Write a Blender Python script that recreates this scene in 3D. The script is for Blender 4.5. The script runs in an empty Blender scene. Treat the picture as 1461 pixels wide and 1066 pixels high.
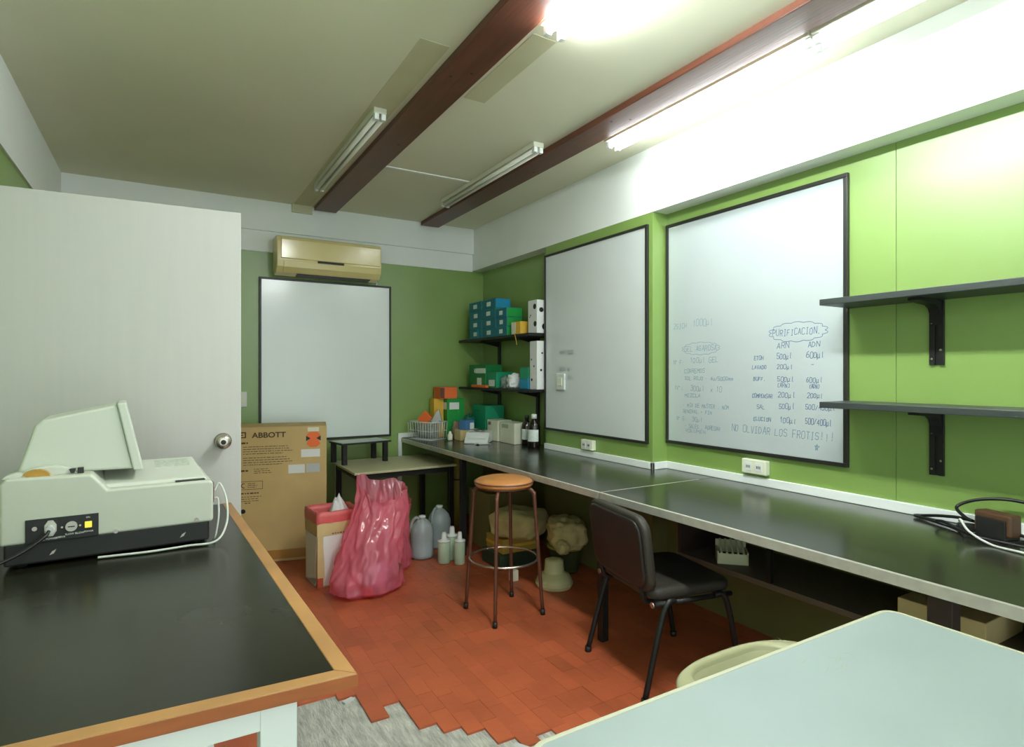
import bpy, bmesh, math, random
from mathutils import Vector, Matrix, noise
random.seed(7)
SC = bpy.context.scene
COL = SC.collection
PI = math.pi

# ------------------------------------------------------------------ materials
def lin(c):
    return c/12.92 if c <= 0.04045 else ((c+0.055)/1.055)**2.4
def rgb(r, g, b):
    return (lin(r/255), lin(g/255), lin(b/255), 1)
MATS = {}
def mat(name, col, rough=0.5, metal=0.0, spec=0.5, var=0.0, vscale=6.0, bump=0.0, bscale=40.0, coat=0.0, emit=None, estr=0.0, stretch=None, island=0.0):
    if name in MATS: return MATS[name]
    m = bpy.data.materials.new(name); m.use_nodes = True
    nt = m.node_tree; b = nt.nodes['Principled BSDF']
    b.inputs['Base Color'].default_value = col
    b.inputs['Roughness'].default_value = rough
    b.inputs['Metallic'].default_value = metal
    b.inputs['Specular IOR Level'].default_value = spec
    b.inputs['Coat Weight'].default_value = coat
    b.inputs['Coat Roughness'].default_value = 0.08
    if emit:
        b.inputs['Emission Color'].default_value = emit
        b.inputs['Emission Strength'].default_value = estr
    if var or bump or island:
        tc = nt.nodes.new('ShaderNodeTexCoord'); mp = nt.nodes.new('ShaderNodeMapping')
        nt.links.new(tc.outputs['Object'], mp.inputs['Vector'])
        if stretch: mp.inputs['Scale'].default_value = stretch
    if var or island:
        n = nt.nodes.new('ShaderNodeTexNoise'); n.inputs['Scale'].default_value = vscale; n.inputs['Detail'].default_value = 5
        nt.links.new(mp.outputs['Vector'], n.inputs['Vector'])
        mr = nt.nodes.new('ShaderNodeMapRange')
        mr.inputs['From Min'].default_value = 0.3; mr.inputs['From Max'].default_value = 0.7
        mr.inputs['To Min'].default_value = 1-var; mr.inputs['To Max'].default_value = 1+var
        nt.links.new(n.outputs['Fac'], mr.inputs['Value'])
        hs = nt.nodes.new('ShaderNodeHueSaturation'); hs.inputs['Color'].default_value = col
        if island:
            g = nt.nodes.new('ShaderNodeNewGeometry'); m2 = nt.nodes.new('ShaderNodeMapRange')
            m2.inputs['To Min'].default_value = 1-island; m2.inputs['To Max'].default_value = 1+island
            nt.links.new(g.outputs['Random Per Island'], m2.inputs['Value'])
            mu = nt.nodes.new('ShaderNodeMath'); mu.operation = 'MULTIPLY'
            nt.links.new(mr.outputs['Result'], mu.inputs[0]); nt.links.new(m2.outputs['Result'], mu.inputs[1])
            nt.links.new(mu.outputs['Value'], hs.inputs['Value'])
        else:
            nt.links.new(mr.outputs['Result'], hs.inputs['Value'])
        nt.links.new(hs.outputs['Color'], b.inputs['Base Color'])
        rr = nt.nodes.new('ShaderNodeMapRange'); rr.inputs['To Min'].default_value = max(0.02, rough-0.06); rr.inputs['To Max'].default_value = min(1, rough+0.08)
        nt.links.new(n.outputs['Fac'], rr.inputs['Value']); nt.links.new(rr.outputs['Result'], b.inputs['Roughness'])
    if bump:
        nb = nt.nodes.new('ShaderNodeTexNoise'); nb.inputs['Scale'].default_value = bscale; nb.inputs['Detail'].default_value = 4
        nt.links.new(mp.outputs['Vector'], nb.inputs['Vector'])
        bp = nt.nodes.new('ShaderNodeBump'); bp.inputs['Strength'].default_value = bump; bp.inputs['Distance'].default_value = 0.01
        nt.links.new(nb.outputs['Fac'], bp.inputs['Height']); nt.links.new(bp.outputs['Normal'], b.inputs['Normal'])
    MATS[name] = m
    return m
def plastic_film(name, col, alpha=0.35, trans=0.5, rough=0.2):
    m = bpy.data.materials.new(name); m.use_nodes = True; nt = m.node_tree
    b = nt.nodes['Principled BSDF']; out = nt.nodes['Material Output']
    tc = nt.nodes.new('ShaderNodeTexCoord'); mp = nt.nodes.new('ShaderNodeMapping'); mp.inputs['Scale'].default_value = (1, 1, 0.4); nb = nt.nodes.new('ShaderNodeTexNoise'); nb.noise_type = 'RIDGED_MULTIFRACTAL'; nb.inputs['Scale'].default_value = 9; nb.inputs['Detail'].default_value = 3; nb.inputs['Distortion'].default_value = 0.5; nt.links.new(tc.outputs['Object'], mp.inputs['Vector'])
    bp = nt.nodes.new('ShaderNodeBump'); bp.inputs['Strength'].default_value = 0.8; bp.inputs['Distance'].default_value = 0.03
    nt.links.new(mp.outputs['Vector'], nb.inputs['Vector']); nt.links.new(nb.outputs['Fac'], bp.inputs['Height']); nt.links.new(bp.outputs['Normal'], b.inputs['Normal'])
    b.inputs['Base Color'].default_value = col; b.inputs['Roughness'].default_value = rough
    b.inputs['Specular IOR Level'].default_value = 1.0
    tl = nt.nodes.new('ShaderNodeBsdfTranslucent'); tl.inputs['Color'].default_value = col
    tr = nt.nodes.new('ShaderNodeBsdfTransparent')
    tr.inputs['Color'].default_value = tuple(min(1, c**0.35) for c in col[:3]) + (1,)
    m1 = nt.nodes.new('ShaderNodeMixShader'); m1.inputs['Fac'].default_value = trans
    m2 = nt.nodes.new('ShaderNodeMixShader'); m2.inputs['Fac'].default_value = alpha
    nt.links.new(b.outputs[0], m1.inputs[1]); nt.links.new(tl.outputs[0], m1.inputs[2])
    nt.links.new(m1.outputs[0], m2.inputs[1]); nt.links.new(tr.outputs[0], m2.inputs[2])
    nt.links.new(m2.outputs[0], out.inputs['Surface'])
    return m

M_GREEN = mat('green wall paint', rgb(128, 158, 80), 0.36, var=0.04, vscale=2.5, bump=0.03, bscale=90, spec=0.9)
M_WHITE = mat('white wall paint', rgb(236, 240, 236), 0.6, var=0.02, vscale=3, bump=0.05, bscale=60)
M_CEIL = mat('ceiling paint', rgb(220, 220, 195), 0.65, var=0.03, vscale=1.6)
M_PATCH = mat('old unpainted ceiling', rgb(196, 194, 160), 0.7, var=0.05, vscale=5)
M_BEAM = mat('dark varnished wood', rgb(96, 55, 39), 0.4, var=0.25, vscale=5, stretch=(8, 0.6, 8), bump=0.1, bscale=12)
M_DOOR = mat('door paint', rgb(188, 186, 181), 0.45, var=0.02, vscale=4, stretch=(8, 8, 0.4))
M_TILE = mat('terracotta tile', rgb(172, 88, 55), 0.40, var=0.14, vscale=4, island=0.12, bump=0.08, bscale=35)
M_GROUT = mat('bare concrete', rgb(176, 176, 164), 0.9, var=0.28, vscale=30, stretch=(2.2, 0.5, 1), bump=1.0, bscale=70)
M_BLACK = mat('black laminate', rgb(26, 26, 16), 0.24, var=0.35, vscale=3, spec=0.45)
M_BLACKL = mat('black bench laminate', rgb(44, 46, 35), 0.2, var=0.22, vscale=4, spec=1.0)
M_WOOD = mat('oak edging', rgb(158, 116, 68), 0.45, var=0.14, vscale=8, stretch=(1, 1, 6))
M_WOODD = mat('darker orange edge face', rgb(150, 82, 34), 0.45, var=0.16, vscale=8, stretch=(1, 1, 6))  # front face of the edging, a darker and more orange brown
M_STEEL = mat('metal edging', rgb(186, 184, 172), 0.38, metal=0.4, var=0.1, vscale=25)
M_BLKMET = mat('black steel', rgb(24, 24, 22), 0.45, spec=0.4)
M_DKBRN = mat('dark brown timber', rgb(52, 38, 32), 0.55)
M_WHMET = mat('white enamelled steel', rgb(214, 220, 214), 0.4)
M_BOARD = mat('whiteboard enamel', rgb(236, 244, 240), 0.2, var=0.015, vscale=3, spec=0.8)
M_BOARD2 = mat('written board enamel dimmed for lamps', rgb(184, 193, 193), 0.2, var=0.015, vscale=3, spec=0.8)  # whiteboard enamel darkened in colour to offset the strong lamp light on it
M_BOARD3 = mat('middle board enamel dimmed for lamps', rgb(210, 216, 214), 0.2, var=0.015, vscale=3, spec=0.8)  # darkened less, likewise to keep the lamps from overexposing the middle board
M_FRAME = mat('dark board frame', rgb(38, 38, 34), 0.4)
M_INK = mat('faded blue marker', rgb(108, 134, 158), 0.6)
M_INK2 = mat('faint wiped marker', rgb(186, 202, 200), 0.6)
M_INK3 = mat('dark blue marker', rgb(98, 120, 156), 0.6)
M_BEIGE = mat('aged machine plastic', rgb(188, 191, 176), 0.42, var=0.015, vscale=8)
M_BEIGE2 = mat('aged machine plastic lid', rgb(194, 198, 185), 0.38)
M_CHAR = mat('black textured plastic', rgb(28, 28, 26), 0.5)
M_AC = mat('yellowed plastic', rgb(228, 212, 148), 0.14, var=0.03, vscale=4)
M_CARD = mat('cardboard', rgb(200, 172, 116), 0.75, var=0.06, vscale=6)
M_CARD2 = mat('pale cardboard', rgb(206, 186, 132), 0.75, var=0.06, vscale=9)
M_PRINT = mat('brown box print', rgb(80, 64, 40), 0.8)
M_TAPE = mat('brown packing tape', rgb(172, 124, 58), 0.3)
M_PAPER = mat('white paper', rgb(226, 228, 224), 0.7)
M_GREYP = mat('grey paper', rgb(190, 192, 188), 0.7)
M_ORANGE = mat('orange card', rgb(236, 112, 50), 0.55)
M_REDL = mat('red liner plastic', rgb(206, 92, 92), 0.35, var=0.06, vscale=20)
M_TAN = mat('tan vinyl', rgb(184, 124, 68), 0.32, var=0.06, vscale=9)
M_BRNMET = mat('brown enamelled tube', rgb(92, 54, 38), 0.35)
M_CHROME = mat('worn chrome', rgb(190, 180, 170), 0.25, metal=0.9)
M_FABRIC = mat('charcoal upholstery', rgb(46, 42, 34), 0.55, bump=0.2, bscale=260)
M_TEAL = mat('teal card', rgb(18, 112, 128), 0.5)
M_BLUE = mat('blue card', rgb(30, 140, 178), 0.5)
M_GRN = mat('bright green card', rgb(26, 150, 62), 0.5)
M_DGRN = mat('green card', rgb(20, 122, 60), 0.5)
M_TGRN = mat('teal green card', rgb(24, 146, 104), 0.5)
M_YEL = mat('yellow card', rgb(222, 176, 60), 0.55)
M_LABEL = mat('printed label', rgb(214, 224, 216), 0.55, var=0.12, vscale=120)
M_CREAMBX = mat('cream card', rgb(226, 226, 202), 0.55, var=0.03, vscale=9)
M_AMBER = mat('amber bottle glass', rgb(26, 16, 12), 0.12, spec=0.7)
M_JUG = plastic_film('translucent jug plastic', rgb(214, 226, 226), 0.25, 0.45, 0.3)
M_LIQ = mat('cloudy liquid', rgb(176, 190, 190), 0.4)
M_SOLUT = mat('pale green solution', rgb(186, 208, 178), 0.35)
M_CAPW = mat('white cap plastic', rgb(222, 226, 220), 0.4)
M_BAG = plastic_film('pink bag film', rgb(248, 140, 160), 0.44, 0.35, 0.16)
M_SACK = mat('canvas sack', rgb(178, 166, 112), 0.85, var=0.12, vscale=14, bump=1.0, bscale=22)
M_STONE = mat('cream glazed pot', rgb(196, 192, 144), 0.45)
M_CREAM = mat('cream plastic', rgb(222, 220, 180), 0.4)
M_CREAM_IN = M_CREAM
M_TABLE = mat('pale laminate', rgb(139, 152, 149), 0.35, var=0.03, vscale=5)
M_TEDGE = mat('cream table edging', rgb(170, 170, 146), 0.45)
M_LOWT = mat('beige laminate', rgb(192, 188, 148), 0.38, var=0.03, vscale=5)
M_SHELF = mat('slate shelf laminate', rgb(54, 60, 58), 0.42)
M_DSHELF = mat('grey brown shelf board', rgb(98, 86, 72), 0.6, var=0.1, vscale=8)
TUBES = {k: mat('lit fluorescent tube %d' % k, rgb(240, 250, 245), 0.4, emit=(0.92, 0.97, 1.0, 1), estr=float(k)) for k in (86, 8, 13, 2)}
M_TUBEOFF = mat('unlit fluorescent tube', rgb(226, 226, 214), 0.3)
M_FIX = mat('lamp housing enamel', rgb(214, 214, 196), 0.45)
M_SOCK = mat('ivory socket plastic', rgb(226, 228, 204), 0.4)
M_PIPE = mat('painted pipe', rgb(158, 152, 70), 0.5)
M_CABLE = mat('black cable', rgb(18, 18, 18), 0.45)
M_WCABLE = mat('pale cable', rgb(196, 198, 190), 0.5)
M_SWITCH = mat('yellow rocker', rgb(232, 212, 70), 0.4, emit=rgb(232, 212, 70), estr=0.25)
M_VIOLET = mat('lilac plastic', rgb(206, 176, 216), 0.4)
M_CLEAR = plastic_film('clear plastic bag', rgb(214, 222, 218), 0.45, 0.5, 0.15)
M_BROWN = mat('brown plastic', rgb(110, 66, 54), 0.4)
M_RED = mat('red plastic', rgb(214, 40, 44), 0.35)

# ------------------------------------------------------------------ mesh builder
class MB:
    def __init__(s): s.v = []; s.f = []; s.s = []
    def add(s, vs, fs, smooth=False):
        o = len(s.v); s.v += [Vector(p) for p in vs]
        for f in fs: s.f.append([i+o for i in f]); s.s.append(smooth)
        return s
    def box(s, x0, x1, y0, y1, z0, z1, M=None):
        vs = [Vector((x, y, z)) for z in (z0, z1) for y in (y0, y1) for x in (x0, x1)]
        if M: vs = [M @ p for p in vs]
        return s.add(vs, [(0,2,3,1),(4,5,7,6),(0,1,5,4),(2,6,7,3),(0,4,6,2),(1,3,7,5)])
    def prism(s, pts, axis, a, b):
        n = len(pts)
        def mk(p, h):
            return {'x': (h, p[0], p[1]), 'y': (p[0], h, p[1]), 'z': (p[0], p[1], h)}[axis]
        vs = [mk(p, a) for p in pts] + [mk(p, b) for p in pts]
        fs = [tuple(range(n)), tuple(range(2*n-1, n-1, -1))] + [(i, (i+1) % n, n+(i+1) % n, n+i) for i in range(n)]
        return s.add(vs, fs)
    def tube(s, pts, r, n=8, closed=False, caps=True):
        pts = [Vector(p) for p in pts]; m = len(pts)
        up = None; rings = []
        for i, p in enumerate(pts):
            if closed: t = pts[(i+1) % m] - pts[i-1]
            else: t = pts[min(i+1, m-1)] - pts[max(i-1, 0)]
            t.normalize()
            if up is None:
                up = Vector((0, 0, 1)) if abs(t.z) < 0.9 else Vector((1, 0, 0))
            up = (up - t*up.dot(t))
            if up.length < 1e-5: up = t.orthogonal()
            up.normalize(); sd = t.cross(up)
            rr = r[i] if isinstance(r, (list, tuple)) else r
            rings.append([p + up*math.cos(2*PI*k/n)*rr + sd*math.sin(2*PI*k/n)*rr for k in range(n)])
        vs = [q for rg in rings for q in rg]; fs = []
        for i in range(m if closed else m-1):
            j = (i+1) % m
            for k in range(n):
                fs.append((i*n+k, i*n+(k+1) % n, j*n+(k+1) % n, j*n+k))
        s.add(vs, fs, True)
        if not closed and caps:
            o = len(s.v) - m*n
            s.f.append([o+k for k in range(n)][::-1]); s.s.append(False)
            s.f.append([o+(m-1)*n+k for k in range(n)]); s.s.append(False)
        return s
    def lathe(s, prof, c=(0, 0, 0), n=28, caps=True, sx=1, sy=1):
        m = len(prof); vs = []; fs = []
        for r, z in prof:
            for k in range(n):
                a = 2*PI*k/n; vs.append((c[0]+r*sx*math.cos(a), c[1]+r*sy*math.sin(a), c[2]+z))
        for i in range(m-1):
            for k in range(n):
                fs.append((i*n+k, i*n+(k+1) % n, (i+1)*n+(k+1) % n, (i+1)*n+k))
        s.add(vs, fs, True)
        o = len(s.v)-m*n
        if caps:
            s.f.append([o+k for k in range(n)][::-1]); s.s.append(False)
            s.f.append([o+(m-1)*n+k for k in range(n)]); s.s.append(False)
        return s
    def disc(s, c, nrm, r, h, n=20):
        c = Vector(c); nrm = Vector(nrm).normalized()
        return s.tube([c, c+nrm*h], r, n)
    def blob(s, c, rx, ry, rz, amp=0.15, fr=3.0, seed=0, p=1.0, nu=28, nv=16, flat=None):
        vs = []; fs = []
        def sp(x): return math.copysign(abs(x)**p, x)
        for i in range(nv+1):
            ph = -PI/2 + PI*i/nv
            for k in range(nu):
                a = 2*PI*k/nu
                d = Vector((sp(math.cos(ph))*sp(math.cos(a)), sp(math.cos(ph))*sp(math.sin(a)), sp(math.sin(ph))))
                w = 1 + amp*noise.noise(d*fr + Vector((seed*7.3, seed*1.7, 0))) + amp*0.6*noise.noise(d*fr*2.7 + Vector((0, seed*3.1, 5)))
                q = Vector((c[0]+d.x*rx*w, c[1]+d.y*ry*w, c[2]+d.z*rz*w))
                if flat is not None: q.z = max(q.z, flat)
                vs.append(q)
        for i in range(nv):
            for k in range(nu):
                fs.append((i*nu+k, i*nu+(k+1) % nu, (i+1)*nu+(k+1) % nu, (i+1)*nu+k))
        return s.add(vs, fs, True)
    def build(s, name, m, parent=None, bevel=0.0, seg=2, loc=None, subsurf=0, solid=0.0, weld=False):
        me = bpy.data.meshes.new(name)
        me.from_pydata([tuple(p) for p in s.v], [], s.f)
        me.polygons.foreach_set('use_smooth', s.s)
        bm = bmesh.new(); bm.from_mesh(me)
        if weld: bmesh.ops.remove_doubles(bm, verts=bm.verts, dist=1e-5)
        bmesh.ops.recalc_face_normals(bm, faces=bm.faces)
        bm.to_mesh(me); bm.free()
        me.materials.append(m)
        o = bpy.data.objects.new(name, me); COL.objects.link(o)
        if parent: o.parent = parent
        if loc: o.location = loc
        if solid:
            d = o.modifiers.new('thick', 'SOLIDIFY'); d.thickness = solid; d.offset = 0
        if bevel:
            d = o.modifiers.new('bevel', 'BEVEL'); d.width = bevel; d.segments = seg; d.limit_method = 'ANGLE'; d.angle_limit = math.radians(40)
        if subsurf:
            d = o.modifiers.new('sub', 'SUBSURF'); d.levels = subsurf; d.render_levels = subsurf
        return o

def tag(o, label, cat, group=None):
    o['label'] = label; o['category'] = cat
    if group: o['group'] = group
    return o
def thing(name, label, cat, loc=(0, 0, 0), rz=0.0, group=None):
    o = bpy.data.objects.new(name, None); COL.objects.link(o)
    o.empty_display_size = 0.05; o.location = loc; o.rotation_euler = (0, 0, rz)
    return tag(o, label, cat, group)
def struct(o):
    o['kind'] = 'structure'; return o
def B(*a): return MB().box(*a)
def dup(root, loc, rz=None, label=None):
    r = root.copy(); COL.objects.link(r); r.location = loc
    if rz is not None: r.rotation_euler = (0, 0, rz)
    if label: r['label'] = label
    for ch in list(root.children):
        c = ch.copy(); COL.objects.link(c); c.parent = r
        for g in list(ch.children):
            d = g.copy(); COL.objects.link(d); d.parent = c
    return r
def spline(P, n=8, closed=False):
    P = [Vector(p) for p in P]; out = []; m = len(P)
    rng = range(m) if closed else range(m-1)
    for i in rng:
        p0 = P[(i-1) % m] if closed or i > 0 else P[0]
        p1 = P[i]; p2 = P[(i+1) % m]
        p3 = P[(i+2) % m] if closed or i+2 < m else P[-1]
        for k in range(n):
            t = k/n
            out.append(0.5*((2*p1)+(-p0+p2)*t+(2*p0-5*p1+4*p2-p3)*t*t+(-p0+3*p1-3*p2+p3)*t**3))
    if not closed: out.append(P[-1])
    return out

# ------------------------------------------------------------------ stroke lettering (pen strokes on a 4x6 grid)
G = {'A':"00 26 40|12 32",'B':"00 06 26 35 24 04|24 33 42 31 20 00",'C':"45 36 16 05 01 10 30 41",'D':"00 06 26 44 42 20 00",'E':"40 00 06 46|03 33",
'F':"00 06 46|03 33",'G':"45 36 16 05 01 10 30 41 43 23",'H':"00 06|40 46|03 43",'I':"20 26|10 30|16 36",'J':"46 41 30 10 01",'K':"00 06|46 03 40",'L':"06 00 40",
'M':"00 06 23 46 40",'N':"00 06 40 46",'O':"10 01 05 16 36 45 41 30 10",'P':"00 06 36 45 44 33 03",'Q':"10 01 05 16 36 45 41 30 10|22 40",'R':"00 06 36 45 44 33 03|23 40",
'S':"01 10 30 41 42 33 13 04 05 16 36 45",'T':"20 26|06 46",'U':"06 01 10 30 41 46",'V':"06 20 46",'X':"00 46|06 40",'Z':"06 46 00 40",
'0':"10 01 05 16 36 45 41 30 10",'1':"14 26 20",'2':"05 16 36 45 44 00 40",'3':"05 16 36 45 34 23 34 42 41 30 10 01",'4':"30 36 02 42",'5':"46 06 03 33 42 41 30 10 01",
'6':"36 15 02 01 10 30 41 42 33 13 02",'8':"13 04 05 16 36 45 44 33 13 02 01 10 30 41 42 33",'l':"26 21 30",'u':"04 01 10 20 32 34 31 40",'µ':"0/ 04 01 10 20 31|34 31 40",'m':"00 03 14 22 20|22 34 42 40",'x':"00 33|03 30",
'.':"20 21",'·':"13 23",'-':"13 33",'—':"03 43",'/':"00 46",':':"21 20|23 24",'º':"14 05 16 25 14",'+':"13 33|22 24",'(':"36 15 11 30",')':"16 35 31 10",'!':"22 26|20 21",',':"21 1/"}
G['Ó'] = G['O']+"|26 37"; G['*'] = "10 26 30 04 44 10"
def write(mb, text, yz, fn, size_w, size_h, pw=0.0035, rnd=None, slant=0.12):
    # fn(u, v) -> 3D point on the board; u runs to the reader's right, v up
    rnd = rnd or random.Random(len(text)*13+int(size_w*1000))
    n = len(text); adv = size_w/max(n, 1); k = 0
    for ch in text:
        if ch != ' ' and ch in G:
            jx = rnd.uniform(-.06, .06)*adv; jy = rnd.uniform(-.08, .08)*size_h; sc = rnd.uniform(.88, 1.08)
            for st in G[ch].split('|'):
                pts = []
                for t in st.split():
                    gx = int(t[0]); gy = -1.5 if t[1] == '/' else int(t[1])
                    pts.append(Vector((k*adv + jx + (gx/4*0.72*sc + slant*gy/6)*adv + rnd.uniform(-.03, .03)*adv, jy + gy/6*size_h*sc + rnd.uniform(-.02, .02)*size_h)))
                for a, b in zip(pts, pts[1:]):
                    d = b-a
                    if d.length < 1e-6: continue
                    d.normalize(); nn = Vector((-d.y, d.x))*pw/2; e = d*pw*0.35
                    q = [a-e+nn, a-e-nn, b+e-nn, b+e+nn]
                    mb.add([fn(yz[0]+p.x, yz[1]+p.y) for p in q], [(0, 1, 2, 3)])
        k += 1
def cloud(mb, c, w, h, fn, pw=0.003, n=14):
    pts = []
    for i in range(n*6+1):
        a = 2*PI*i/(n*6); k = 1 + 0.13*abs(math.sin(a*n/2))
        pts.append(Vector((c[0]+w/2*k*math.cos(a), c[1]+h/2*k*math.sin(a))))
    for a, b in zip(pts, pts[1:]):
        d = (b-a).normalized(); nn = Vector((-d.y, d.x))*pw/2
        mb.add([fn(p.x, p.y) for p in (a+nn, a-nn, b-nn, b+nn)], [(0, 1, 2, 3)])
def lettering(text, size, m, parent, M, name='printed_lettering', bold=0.0, ext=0.0003, sx=1.0):
    cu = bpy.data.curves.new(name, 'FONT'); cu.body = text; cu.size = size; cu.extrude = ext; cu.offset = bold
    cu.align_x = 'LEFT'
    tmp = bpy.data.objects.new(name, cu); COL.objects.link(tmp)
    dg = bpy.context.evaluated_depsgraph_get()
    me = bpy.data.meshes.new_from_object(tmp.evaluated_get(dg))
    bpy.data.objects.remove(tmp); bpy.data.curves.remove(cu)
    me.name = name
    me.transform(M @ Matrix.Diagonal((sx, 1, 1, 1))); me.materials.clear(); me.materials.append(m)
    o = bpy.data.objects.new(name, me); COL.objects.link(o); o.parent = parent
    return o
def face_matrix(origin, right, up):
    r = Vector(right).normalized(); u = Vector(up).normalized(); n = r.cross(u)
    return Matrix(((r.x, u.x, n.x, origin[0]), (r.y, u.y, n.y, origin[1]), (r.z, u.z, n.z, origin[2]), (0, 0, 0, 1)))

# ================================================================== SETTING
XL, XR, XP, XA = -0.62, 2.67, 2.55, 2.67      # left wall, near recess, boarded panel, alcove
YB, CEIL = 5.06, 2.725
# --- floor: bare screed with a terracotta tile layer, a patch near the left bench is missing
sub = struct(B(-0.8, 2.9, -1.5, 5.3, -0.08, -0.009).build('trim_1', M_GROUT))
TW, TL_ = 0.0715, 0.143
thr = {0: 2.50, 1: 2.50, 2: 2.50, 3: 2.455, 4: 2.235, 5: 2.32, 6: 2.10, 7: 2.03, 8: 1.975, 9: 1.87, 10: 1.80, 11: 1.84, 12: 1.70}
fl = MB(); rf = random.Random(3)
i0 = int((-0.72-0.405)/TW)
ix = i0
x = 0.405 + ix*TW
while x < 2.80:
    if ix in thr: y = thr[ix]
    elif 12 < ix < 18: y = 1.45
    else: y = -1.4 - rf.random()*TL_
    if ix in (-1,): y = 2.2
    if ix < 0 and ix > -9: y = 2.22 + rf.uniform(-.05, .05)
    while y < 5.1:
        e = rf.uniform(0.0001, 0.0005); dz = rf.uniform(-0.0006, 0.0)
        y1 = min(y+TL_, 5.12)
        M = Matrix.Translation((x, y, 0)) @ Matrix.Rotation(rf.uniform(-.006, .006), 4, 'Z') @ Matrix.Rotation(rf.uniform(-.003, .003), 4, 'X')
        fl.box(e, TW-e, e, y1-y-e, -0.009, dz, M)
        y = y1
    ix += 1; x += TW
struct(fl.build('floor', M_TILE))
for k, (x, y, r, sx, sy, lab) in enumerate([(0.655, 2.432, 0.35, 0.05, 0.022, 'broken chip of pale tile lying in the bare floor patch beside the left bench corner'),
                                    (1.105, 1.79, 0.5, 0.03, 0.075, 'narrow loose strip of pale tile on the floor by the white table corner')]):
    t = MB(); t.prism([(-sx/2, -sy/2), (sx/2, -sy/2*.7), (sx/2*.8, sy/2), (-sx/2, sy/2*.9)], 'z', 0, 0.009)
    o = t.build('tile_fragment', M_GREYP, None, 0.001, loc=(x, y, -0.009 if k == 0 else 0.0005)); o.rotation_euler = (0, 0, r)
    tag(o, lab, 'tile')
# --- walls
struct(B(XL-0.15, XL, 0.2, 5.2, -0.009, CEIL).build('wall_left', M_GREEN))
struct(B(XL, 2.82, YB, 5.2, -0.009, CEIL).build('wall_back', M_GREEN))
w = MB().box(XR, 2.82, -1.3, 1.3085, -0.009, CEIL).box(XR, 2.82, 1.3115, 2.64, -0.009, CEIL).box(XA, 2.82, 3.79, YB, -0.009, CEIL).box(XR+0.004, 2.82, 1.30, 1.32, -0.009, CEIL)
struct(w.build('wall_right', M_GREEN))
struct(B(XP, XR+0.01, 2.63, 3.79, -0.009, 2.33).build('trim_2', M_GREEN))            # boarded-out panel between the alcoves
# --- white soffits
struct(B(XP, XR+0.05, -1.3, YB, 2.33, CEIL).build('trim_3', M_WHITE))
struct(B(XL, XP, YB-0.035, YB+0.02, 2.487, CEIL).build('trim_4', M_WHITE))
struct(B(XL, XP, YB-0.010, YB+0.02, 2.322, 2.487).build('trim_5', M_WHITE))
struct(B(XL-0.02, XL+0.012, 0.2, YB-0.035, 2.34, CEIL).build('trim_6', M_WHITE))
struct(B(XL-0.15, 2.82, -1.3, 5.2, CEIL, CEIL+0.1).build('ceiling', M_CEIL))
# --- ceiling marks: where older lamps sat, and a joint strip
for k, (x0, x1, y0, y1) in enumerate([(0.905, 1.035, 2.26, 5.02), (1.285, 1.40, 2.0, 2.64)]):
    struct(B(x0, x1, y0, y1, CEIL-0.002, CEIL+0.001).build('trim_%d' % (7+k), M_PATCH))
struct(B(0.89, 1.05, 5.0, 5.0255, 2.66, CEIL).build('trim_9', M_PATCH))
struct(B(1.26, 1.93, 3.77, 3.795, CEIL-0.006, CEIL+0.001).build('trim_10', M_WHITE))
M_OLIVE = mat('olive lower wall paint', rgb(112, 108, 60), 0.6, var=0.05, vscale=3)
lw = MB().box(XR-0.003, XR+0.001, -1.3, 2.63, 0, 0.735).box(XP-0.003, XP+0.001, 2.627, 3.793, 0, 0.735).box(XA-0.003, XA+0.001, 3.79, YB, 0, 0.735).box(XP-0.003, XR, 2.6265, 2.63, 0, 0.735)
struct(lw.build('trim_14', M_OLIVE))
# --- bench upstand
ty = MB().box(XP-0.016, XP+0.002, 2.614, 3.79, 0.766, 0.808).box(XP-0.016, XR, 2.614, 2.632, 0.766, 0.808).box(XR-0.016, XR+0.002, -0.6, 2.62, 0.766, 0.808)
struct(ty.build('trim_11', M_WHITE, None, 0.002))
struct(MB().box(1.80, 1.834, 5.035, YB+0.002, 0, 0.81).box(1.834, 2.66, 5.045, YB+0.002, 0.77, 0.81).build('trim_12', M_WHITE, None, 0.002))
struct(B(1.245, 1.262, 5.045, YB+0.002, 0.05, 0.60).build('trim_13', M_WHITE))
# --- door, open at a right angle against the bench end
dr = struct(B(0, 0.865, 0, 0.038, 0.012, 2.04).build('door_1', M_DOOR, None, 0.002))
dr.location = (-0.58, 2.812, 0); dr.rotation_euler = (0, 0, math.radians(-2.7))
kb = MB()
def ylathe(mb, prof, c, n=24):   # lathe about the -Y axis
    m = len(prof); vs = []; fs = []
    for r, h in prof:
        for k in range(n):
            a = 2*PI*k/n; vs.append((c[0]+r*math.cos(a), c[1]-h, c[2]+r*math.sin(a)))
    for i in range(m-1):
        for k in range(n): fs.append((i*n+k, i*n+(k+1) % n, (i+1)*n+(k+1) % n, (i+1)*n+k))
    mb.add(vs, fs, True); o = len(mb.v)-m*n
    mb.f.append([o+(m-1)*n+k for k in range(n)]); mb.s.append(False)
    return mb
ylathe(kb, [(0.034, 0), (0.034, 0.006), (0.014, 0.010), (0.013, 0.03), (0.026, 0.036), (0.031, 0.048), (0.030, 0.058), (0.024, 0.064), (0.012, 0.066)], (0.795, 0, 1.062))
kn = kb.build('door_knob', M_CHROME, dr)
ylathe(MB(), [(0.010, 0), (0.010, 0.0675), (0.006, 0.068)], (0.795, 0, 1.062)).build('key_cylinder', M_CHAR, kn)

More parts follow.
